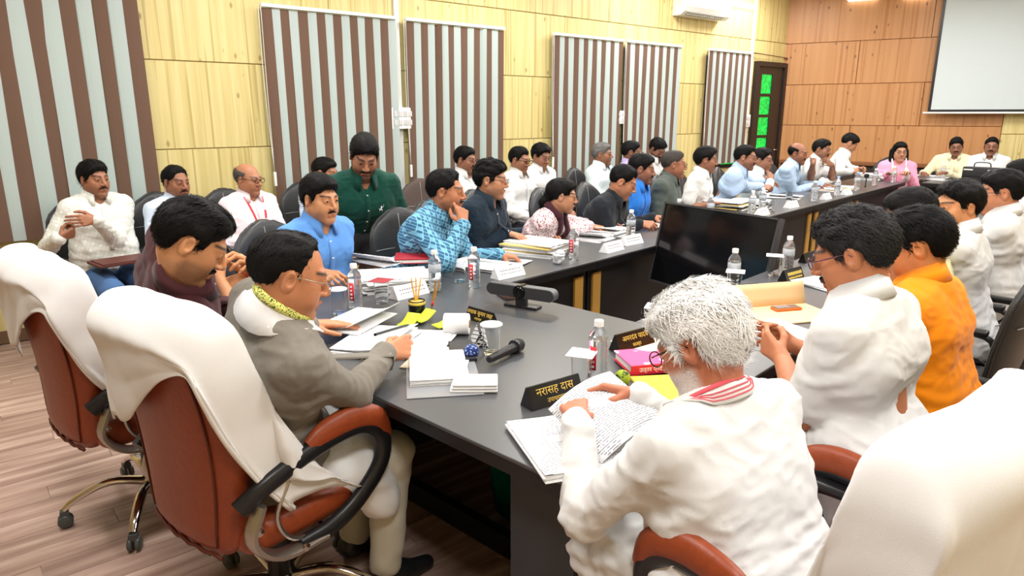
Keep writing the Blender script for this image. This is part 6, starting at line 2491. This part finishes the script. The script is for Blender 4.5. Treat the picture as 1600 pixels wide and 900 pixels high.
# --- glasses
RLID = mat('red_lid', srgb(150, 36, 48), 0.5)
GLID = mat('grey_lid', (0.6, 0.62, 0.64), 0.4)
tumbler('water glass with a pale disc lid beside the red-labelled bottle', on(530, 490), ('disc', GLID))
tumbler('water glass with a dark red square lid', on(597, 474), ('sq', RLID))
tumbler('open water glass behind the red-labelled bottle', on(718, 440), None)
tumbler('water glass with a white disc lid beside the microphone', on(768, 552), ('disc', GLID))
tumbler('water glass covered with a square of white paper', on(908, 602), ('sq', PAPER))
tumbler('water glass covered with paper beside the cream folder', on(1024, 520), ('sq', PAPER))
tumbler('water glass with a paper cover near the manila envelope', on(1208, 430), ('sq', PAPER))
tumbler('water glass in front of the flat screen, covered with paper', UV(3.1, -1.42), ('sq', PAPER))
tumbler('upturned glass before the leaning man', on(1232, 318), None)
tumbler('empty glass beside the yellow folder', on(1205, 330), None)
cr = MB()
V, Q = sculpt([el((0, 0, 0.035), (0.034, 0.03, 0.034), 0.02), el((0.01, 0.01, 0.06), (0.022, 0.024, 0.02), 0.02)], 0.006)
V = V + vnormals(V, Q) * (np.abs(vnoise(V * 60)) * 0.012)[:, None]
V[:, 2] = np.maximum(V[:, 2], 0.001)
cu_ = quad_mesh('crumpled_cup', [(V, Q, 0, None)], [mat('crumple', (0.7, 0.72, 0.74), 0.4, trans=0.3)], None, False)
put(cu_, on(872, 412))
tag(cu_, 'crumpled clear plastic cup beside a red-labelled bottle', 'cup')

# --- the signing man's papers
paper_stack('thick printed file open under the signing hand', on(590, 540), -28, 8, 0.22, 0.30, 0.004, 0.03, seed=2, curl=0.12)
paper_stack('curled printed page beside the signing hand', on(560, 515), -20, 3, 0.21, 0.3, 0.003, 0.02, seed=3, curl=0.25, z=TH + 0.034)
paper_stack('printed pages beyond the pen', on(652, 540), -32, 5, 0.21, 0.30, 0.003, 0.03, seed=4)
paper_stack('cream envelope under the printed pages', on(668, 560), -28, 2, 0.12, 0.24, 0.003, 0.01, seed=5, top=mat('cream_paper', srgb(240, 228, 200), 0.8))
st_ = on(655, 505)
for k, (x, y) in enumerate(((636, 512), (658, 505), (690, 514))):
    b = MB()
    cpt = on(x, y)
    rr = random.Random(k)
    P = [[(u * 0.05, v * 0.06, 0.004 + 0.03 * max(0, v) ** 1.5) for v in np.linspace(-0.5, 1.0, 6)] for u in np.linspace(-0.6, 0.6, 4)]
    b.sheet(P, 0.004)
    o = b.build('sticky_notes', mat('lime_note', srgb(214, 240, 50), 0.7), None, True)
    put(o, np.array((cpt[0], cpt[1], TH + 0.012)), math.radians(-20 + 15 * k))
    tag(o, ('lime sticky-note pad nearest the signing hand', 'lime sticky-note pad in front of the pen cup', 'lime sticky-note pad beside the tissue roll')[k], 'sticky notes', 'lime sticky notes')
cup = thing('pen_cup', 'round black pen cup with a gold rim beside the sticky notes', 'pen cup', on(652, 495), 0)
b = MB()
b.lathe([(0, 0.001), (0.036, 0.001), (0.036, 0.075), (0.032, 0.075), (0.031, 0.006), (0, 0.006)], 22)
b.build('cup_body', BPLATE, cup, True, 40)
b = MB()
b.lathe([(0.0365, 0.058), (0.0375, 0.06), (0.0375, 0.068), (0.0365, 0.07)], 22)
b.build('gold_rim', GOLDT, cup, True)
PENG = mat('gold_pen', srgb(200, 150, 60), 0.3, 0.8)
cw = on(652, 495)
for k, (dx, dy) in enumerate(((-0.05, 0.01), (-0.04, 0.03), (-0.028, 0.05), (0.028, 0.012), (0.045, 0.02))):
    b = MB()
    p0 = np.array((dx * -0.3, dy * -0.3 - 0.005, 0.012))
    p1 = np.array((dx - 0.01, dy + 0.01, 0.165))
    if k > 2:
        p0, p1 = p0 + (0.05, 0.05, 0), p1 + (0.035, 0.045, 0)
    b.tube([p0, p0 + (p1 - p0) * 0.86, p1], [0.0035, 0.0035, 0.0012], 8)
    o = b.build('golden_pen', PENG, None, True, 40)
    put(o, cw)
    tag(o, 'slim golden pen standing in the black pen cup' if k < 3 else 'slim golden pen leaning beside the tissue roll', 'pen', 'golden pens')
    q = MB()
    q.tube([p0 + (p1 - p0) * 0.24, p0 + (p1 - p0) * 0.36], 0.0042, 8)
    q.build('red_band', RED, o, True)
rl = thing('tissue_roll', 'white paper roll lying on its side beside the sticky notes', 'paper roll', on(714, 522), math.radians(-40))
b = MB()
R_ = roty(math.pi / 2)
b.lathe([(0.012, -0.05), (0.04, -0.05), (0.042, -0.047), (0.042, 0.047), (0.04, 0.05), (0.012, 0.05)], 26, (0, 0, 0.043), R_)
b.build('paper', PAPER, rl, True, 40)
b = MB()
b.lathe([(0.012, -0.051), (0.016, -0.051), (0.016, 0.053), (0.006, 0.053), (0.006, -0.051)], 16, (0, 0, 0.043), R_)
b.build('core', mat('brown_core', srgb(150, 116, 60), 0.5), rl, True, 40)
dc = thing('desk_calendar', 'black and white patterned desk calendar behind the lidded glass', 'calendar', on(749, 534), math.radians(40))
b = MB()
b.prism([(-0.03, 0.001), (0.03, 0.001), (0.002, 0.055), (-0.002, 0.055)], 0.13, M=np.array([[0, 1, 0], [1, 0, 0], [0, 0, 1.0]]))
b.build('cover', pattern_mat('zigzag', 'check', (srgb(240, 240, 240), srgb(20, 20, 20), srgb(240, 240, 240), 20.0)), dc)
MB().rbox((0, 0, 0.056), (0.132, 0.01, 0.008), 0.002).build('binding', BLACK, dc)
tr = MB()
tr.rbox((0, 0, 0.009), (0.09, 0.2, 0.016), 0.004)
o = tr.build('leather_case', mat('dark_case', (0.015, 0.015, 0.017), 0.4))
tag(put(o, on(722, 552), math.radians(-52)), 'flat dark leather case beside the microphone', 'case')
tr = MB()
tr.rbox((0, 0, 0.006), (0.05, 0.12, 0.01), 0.003)
o = tr.build('name_card_box', mat('card_red', (0.8, 0.8, 0.82), 0.5))
tag(put(o, on(722, 566), math.radians(-40)), 'small white box with red print beside the blue ball', 'box')
V, Q = sculpt([el((0, 0, 0.026), (0.027, 0.027, 0.027), 0.01)], 0.004)
o = quad_mesh('paperweight', [(V, Q, 0, None)], [pattern_mat('blue_marble', 'print', (srgb(20, 40, 110), srgb(150, 180, 230), 120.0))], None)
tag(put(o, on(737, 560)), 'blue patterned ball paperweight', 'paperweight')
# white writing pad on a clear folder, folded napkin
cf = MB()
cf.rbox((0, 0, 0.002), (0.24, 0.33, 0.003), 0.001)
o = cf.build('clear_folder', mat('clear_folder', (0.35, 0.36, 0.38), 0.15, trans=0.3))
tag(put(o, on(692, 590), math.radians(-52)), 'clear plastic folder under the white writing pad', 'folder')
paper_stack('blank white writing pad on the clear folder', on(685, 580), -52, 7, 0.19, 0.27, 0.003, 0.004, top=PAPER, z=TH + 0.0035, seed=6)
nk = thing('napkin', 'folded thick white napkin beside the writing pad', 'napkin', on(741, 606), math.radians(-44))
for k in range(3):
    b = MB()
    b.rbox((0.002 * k, 0.001 * k, 0.006 + 0.0095 * k), (0.15 - 0.004 * k, 0.095, 0.0092), 0.0045, n=2, mid=3)
    b.build('fold', TOWEL, nk, True)
# microphone
mc = thing('microphone', 'black handheld microphone lying on the head table', 'microphone', on(793, 556), 0)
a, c = on(764, 572) - on(793, 556), on(829, 540) - on(793, 556)
dv = unit(c - a)
M0 = frame_to(dv)
b = MB()
b.lathe([(0.0, 0.0), (0.012, 0.0), (0.0135, 0.01), (0.0165, 0.13), (0.019, 0.145), (0.019, 0.15)], 18, np.array((0, 0, 0.024)) + a, M0)
b.build('handle', BLACK, mc, True, 40)
b = MB()
b.lathe([(0.019, 0.15), (0.0245, 0.158), (0.0255, 0.17), (0.0245, 0.185), (0.018, 0.2), (0.0, 0.206)], 18, np.array((0, 0, 0.026)) + a, M0)
b.build('grille', mat('mic_grille', (0.012, 0.012, 0.014), 0.6, bump=0.6, bscale=900), mc, True, 40)
MB().lathe([(0.0248, 0.153), (0.0268, 0.156), (0.0268, 0.163), (0.0248, 0.166)], 18, np.array((0, 0, 0.026)) + a, M0).build('ring', mat('mic_ring', (0.05, 0.05, 0.055), 0.3, 0.5), mc, True, 40)
# video bar
vb = thing('video_bar', 'grey video conference camera bar on a black foot', 'camera bar', on(815, 480), math.radians(-12))
b = MB()
n_ = 20
prof = []
for k in range(n_):
    aa = 2 * math.pi * k / n_
    prof.append((0.175 * (1 if math.cos(aa) > 0 else -1) * min(1, abs(math.cos(aa)) * 9) * 0 + (0.148 if math.cos(aa) >= 0 else -0.148) + 0.028 * math.cos(aa), 0.075 + 0.028 * math.sin(aa)))
b.prism(prof[::-1], 0.045)
b.build('bar_body', mat('bar_grey', (0.10, 0.105, 0.11), 0.45), vb, True, 30)
b = MB()
b.prism([(x * 0.985, 0.075 + (z - 0.075) * 0.88) for x, z in prof[::-1]], 0.049)
b.build('bar_grille', mat('bar_cloth', (0.035, 0.036, 0.04), 0.8, bump=0.3, bscale=900), vb, True, 30)
b = MB()
b.lathe([(0.0, 0.0), (0.012, 0.0), (0.014, 0.004), (0.024, 0.004), (0.026, 0.0), (0.032, 0.0), (0.032, -0.05), (0.0, -0.05)], 24, (0, -0.026, 0.075), rotx(math.pi / 2))
b.build('lens', mat('lens_black', (0.006, 0.006, 0.007), 0.12), vb, True, 30)
b = MB()
b.rbox((0, 0.0, 0.025), (0.05, 0.04, 0.05), 0.008)
b.rbox((0, 0.01, 0.006), (0.17, 0.06, 0.011), 0.004)
b.build('foot', BLACK, vb, True, 40)
wl = MB()
wl.rbox((0, 0, 0.012), (0.13, 0.08, 0.022), 0.006)
o = wl.build('wallet', mat('brown_wallet', srgb(120, 92, 78), 0.5))
tag(put(o, UV(2.30, -2.18, TH), 0.4), 'brown wallet lying behind the camera bar', 'wallet')

# --- left table papers
def pile(label, x, y, az, n, w=0.23, h=0.32, gap=0.007, seed=0, mats=None, top=None, curl=0.0, z=TH, cat='papers', jit=0.05, dv=0.0):
    c = on(x, y) + np.array((dv, 0, 0))
    return paper_stack(label, c, az, n, w, h, gap, jit, top, z, cat, None, seed, mats, curl)


YF = mat('yellow_folder', srgb(238, 208, 120), 0.7)
pile('tall pile of files under the red diary', 618, 448, 30, 9, 0.26, 0.36, 0.008, 11, [PAPER, PAPER2])
pile('curled sheaf on the pile of files', 592, 430, 80, 3, 0.15, 0.30, 0.006, 12, None, PRINTED, 0.22, TH + 0.075)
dy_ = thing('diary', 'red leather diary on the pile of files', 'diary', tuple(on(650, 428)[:2]) + (TH + 0.074,), math.radians(40))
MB().rbox((0, 0, 0.026), (0.17, 0.22, 0.012), 0.005).build('cover', mat('red_leather', srgb(168, 30, 44), 0.4), dy_, True, 40)
MB().box((0, 0, 0.014), (0.16, 0.21, 0.02)).build('pages', PAPER, dy_)
MB().rbox((0, 0, 0.003), (0.17, 0.22, 0.005), 0.002).build('cover', MATS['red_leather'], dy_)
pile('black folder with papers before the plaid shirt', 745, 415, 78, 4, 0.24, 0.34, 0.005, 13, [BLACK, PAPER], PRINTED)
pile('printed sheets under the plaid man\'s hand', 785, 410, 70, 3, 0.21, 0.3, 0.002, 14, None, PRINTED, 0.1)
pile('tall pile of files with a yellow folder before the navy shirt', 838, 395, 78, 10, 0.26, 0.36, 0.008, 15, [PAPER, PAPER2, PAPER, YF], PRINTED)
pile('curled sheets before the woman with the scarf', 915, 372, 75, 4, 0.24, 0.34, 0.006, 16, None, PRINTED, 0.2)
pile('thick sheaf under the woman\'s hand', 942, 365, 80, 6, 0.24, 0.34, 0.008, 17, [PAPER, PAPER2], PRINTED, 0.12)
pile('magazine and sheets before the writing man in black', 1003, 353, 80, 4, 0.22, 0.3, 0.004, 18, [mat('magenta_cover', srgb(150, 40, 100), 0.5), PAPER], PRINTED)
pile('sheets behind the flat screen', 1070, 335, 84, 5, 0.24, 0.34, 0.006, 19, [PAPER, PAPER2])
pile('pile of files with a yellow cover before the white half-sleeve shirt', 1135, 325, 84, 8, 0.26, 0.36, 0.009, 20, [PAPER, YF, BLACK, PAPER])
pile('dark-edged pile of files beside the yellow cover', 1168, 322, 84, 7, 0.25, 0.34, 0.009, 21, [BLACK, PAPER, PAPER2])
pile('sheets under the pen of the leaning man', 1222, 309, 80, 4, 0.24, 0.34, 0.006, 22, None, PRINTED, 0.1)
pile('folder before the bald man', 1290, 297, 84, 4, 0.24, 0.34, 0.006, 23, [PAPER, MANILA])
pile('sheets before the man covering his mouth', 1315, 294, 84, 4, 0.24, 0.32, 0.006, 24, [PAPER, YF])
pile('white carton of papers at the table corner', 1358, 281, 84, 9, 0.22, 0.3, 0.01, 25)
pile('papers on the end table before the man in beige', 1442, 279, 5, 6, 0.5, 0.24, 0.008, 26, dv=0.05)
pile('papers on the end table beside the black bag', 1535, 286, 5, 3, 0.3, 0.22, 0.006, 27)
# black bag on the end table
bg = thing('handbag', 'black flap bag with pale straps on the end table', 'bag', UV(10.28, -1.62, TH), math.radians(4))
b = MB()
b.rbox((0, 0, 0.105), (0.40, 0.12, 0.21), 0.03, n=3)
b.build('bag_body', BLEATHER, bg, True, 50)
b = MB()
b.rbox((0, -0.06, 0.15), (0.38, 0.02, 0.12), 0.009)
b.build('flap', BLEATHER, bg, True, 50)
for s in (-1, 1):
    MB().rbox((s * 0.13, -0.068, 0.175), (0.10, 0.012, 0.016), 0.003).build('strap', mat('pale_strap', (0.7, 0.7, 0.68), 0.5), bg)
b = MB()
b.tube(smooth_path([(-0.09, 0, 0.205), (-0.07, 0, 0.26), (0.07, 0, 0.26), (0.09, 0, 0.205)], 5), 0.007, 8)
b.build('handle', BLEATHER, bg, True)
mk = MB()
mk.lathe([(0.0, 0.0), (0.014, 0.0), (0.012, 0.01), (0.006, 0.012), (0.006, 0.1), (0.024, 0.11), (0.03, 0.13), (0.024, 0.152), (0.0, 0.158)], 14)
o = mk.build('table_microphone', BLACK, None, True, 40)
tag(put(o, on(1352, 292)), 'black table microphone near the corner of the tables', 'microphone')

# --- before the white-haired man
paper_stack('printed stack at the corner of the head table', (on(800, 690) + on(900, 755) + on(960, 715) + on(870, 650)) / 4, -60, 6, 0.22, 0.31, 0.003, 0.012, seed=30)
# the sheet held in both hands
a = WHITEMAN['arms']
wr = Matrix(WHITEMAN['root'].matrix_basis)
rl_ = np.array(wr.to_3x3())
t0 = np.array(wr.translation)
hl = rl_ @ (a['L'][3] + unit(a['L'][4]) * 0.12) + t0
hr = rl_ @ (a['R'][3] + unit(a['R'][4]) * 0.12) + t0
ctr = (hl + hr) / 2
xd = unit(hr - hl)
dn = unit(np.cross(xd, (0, 0, 1.0)))
hv = UV(0, 1) * 1.0
dn = dn if dn @ hv > 0 else -dn
P = []
for q in np.linspace(-0.11, 0.11, 8):
    P.append([ctr + xd * q + dn * (-0.02 + 0.24 * s_) + np.array((0, 0, -0.005 - 0.05 * s_ + 0.02 * math.cos(q * 14))) for s_ in np.linspace(0, 1, 8)])
P = np.array(P)
cen = P.reshape(-1, 3).mean(0)
az_ = math.atan2(xd[1], xd[0])
loc_ = (P - cen) @ rotz(az_)
b = MB()
b.sheet(loc_, 0.0008)
o = b.build('paper_sheet', PRINTED, None, True)
o.location = tuple(cen)
o.rotation_euler = (0, 0, az_)
tag(o, 'printed sheet held up by the white-haired man', 'paper')
V, Q = sculpt([el((0, 0, 0.024), (0.026, 0.026, 0.026), 0.01), rc((0, 0, 0.004), (0, 0, 0.006), 0.018, None, 0.01)], 0.004)
o = quad_mesh('paperweight', [(V, Q, 0, None)], [pattern_mat('lime_glass', 'print', (srgb(150, 170, 40), srgb(40, 60, 30), 60.0))], None)
tag(put(o, on(972, 601)), 'green and yellow glass paperweight', 'paperweight')


def book(label, x, y, az, w, h, th, cm, sm=None, spine=None, blotch=None):
    c = on(x, y)
    t = thing('book', label, 'book', (c[0], c[1], TH + (0.006 if spine else 0)), math.radians(az))
    MB().rbox((0, 0, th - 0.002), (w, h, 0.004), 0.0015).build('cover', cm, t)
    MB().rbox((0, 0, 0.002), (w, h, 0.0035), 0.0015).build('cover', sm or cm, t)
    MB().box((0.003, 0.003, th / 2), (w - 0.01, h - 0.01, th - 0.007)).build('pages', PAPER, t)
    sp_ = MB().box((0, -h / 2 - 0.001, th / 2), (w, 0.003, th - 0.001)).build('spine', sm or cm, t)
    if spine:
        text_mesh(spine, th * 0.62, WHITE, 'lettering', sp_, Matrix.Translation((0, -h / 2 - 0.003, th / 2)) @ Matrix.Rotation(math.pi / 2, 4, 'X'), 0.0003)
    return t


book('thick red and pink book with white spine lettering', 1022, 572, -56, 0.24, 0.16, 0.034, pattern_mat('pink_cover', 'print', (srgb(236, 90, 140), srgb(250, 200, 214), 12.0)), mat('crimson', srgb(196, 24, 52), 0.5), 'उत्तर प्रदेश नगर निगम')
book('yellow and orange booklet beside the red book', 1052, 612, -50, 0.21, 0.24, 0.01, pattern_mat('yellow_cover', 'print', (srgb(252, 196, 70), srgb(252, 226, 70), 6.0)))
tr = MB()
tr.rbox((0, 0, 0.003), (0.24, 0.30, 0.005), 0.001)
o = tr.build('cream_folder', mat('cream_card', srgb(238, 226, 196), 0.7))
tag(put(o, on(1022, 552), math.radians(-52)), 'cream folder lying under the red book', 'folder')

# --- before the short-sleeved man: manila envelope, orange phone, papers
me_ = thing('manila_envelope', 'open manila envelope with its flap standing up', 'envelope', on(1232, 492), math.radians(-58))
MB().rbox((0, 0, 0.004), (0.36, 0.25, 0.006), 0.002).build('pocket', MANILA, me_)
fl_ = MB()
fl_.sheet([[(x, 0.125 + 0.03 * q, 0.007 + 0.10 * q) for q in (0, 0.35, 0.7, 1.0)] for x in np.linspace(-0.18, 0.18, 5)], 0.002)
fl_.build('flap', MANILA, me_, True)
ph = thing('mobile_phone', 'orange-cased keypad phone on the manila envelope', 'phone', tuple(on(1228, 486)[:2]) + (TH + 0.0075,), math.radians(32))
MB().rbox((0, 0, 0.006), (0.052, 0.13, 0.011), 0.004).build('case', mat('orange_case', srgb(240, 110, 40), 0.4), ph)
MB().rbox((0, -0.002, 0.012), (0.044, 0.12, 0.003), 0.001).build('keypad', mat('keypad_brown', srgb(110, 84, 74), 0.5), ph)
for i in range(5):
    for j in range(3):
        MB().rbox((-0.013 + j * 0.013, -0.05 + i * 0.013, 0.0142), (0.009, 0.008, 0.002), 0.0008).build('key', mat('key_grey', (0.4, 0.35, 0.33), 0.5), ph)
paper_stack('printed papers before the short-sleeved man', on(1222, 525), -66, 6, 0.22, 0.31, 0.003, 0.03, seed=33)
paper_stack('white sheets beyond the manila envelope', on(1296, 447), -70, 4, 0.21, 0.3, 0.003, 0.03, seed=34)
ds = MB()
ds.rbox((0, 0, 0.009), (0.12, 0.19, 0.016), 0.004)
o = ds.build('smartphone_case', mat('navy_case', (0.008, 0.012, 0.025), 0.25))
tag(put(o, on(1186, 455), math.radians(-60)), 'dark navy diary beside the flat screen', 'diary')


def held(info, nm, name, label, cat, m, r, l0, l1, tilt, col=None):
    """a pen or phone in a hand"""
    sg, S, E, T, fd, pn, pose = info['arms'][nm]
    fd = unit(fd)
    pn = unit(pn - fd * (pn @ fd))
    s = np.cross(fd, pn) * (1 if sg > 0 else -1)
    c = T + fd * 0.10 + pn * 0.045 + s * 0.03
    d = unit(tilt[0] * fd + tilt[1] * pn + tilt[2] * s)
    b = MB()
    if r is not None:
        b.tube([c - d * l0, c + d * l1 * 0.9, c + d * l1], [r, r, r * 0.3], 8)
    else:
        b.rbox((0, 0, 0), (0.074, 0.155, 0.009), 0.004, np.array([s, d, np.cross(s, d)]).T)
        b.v[-1] = b.v[-1] + c
    o = b.build(name, m, None, True, 40)
    o.location = info['root'].location
    o.rotation_euler = info['root'].rotation_euler
    tag(o, label, cat)


b = MB()
pa, pb_ = at_z(586, 523, 0.87), at_z(640, 507, 0.80)
b.tube([pa - pa, (pb_ - pa) * 0.9, pb_ - pa], [0.0055, 0.0055, 0.0015], 10)
o = b.build('pen', BLACK, None, True, 40)
tag(put(o, pa), 'black pen in the signing hand', 'pen')
held(MAROON, 'R', 'mobile_phone', 'thin dark phone held to the face of the man in maroon', 'phone', mat('phone_dark', (0.05, 0.05, 0.055), 0.2), None, 0, 0, (0.8, 0.2, 0.3))
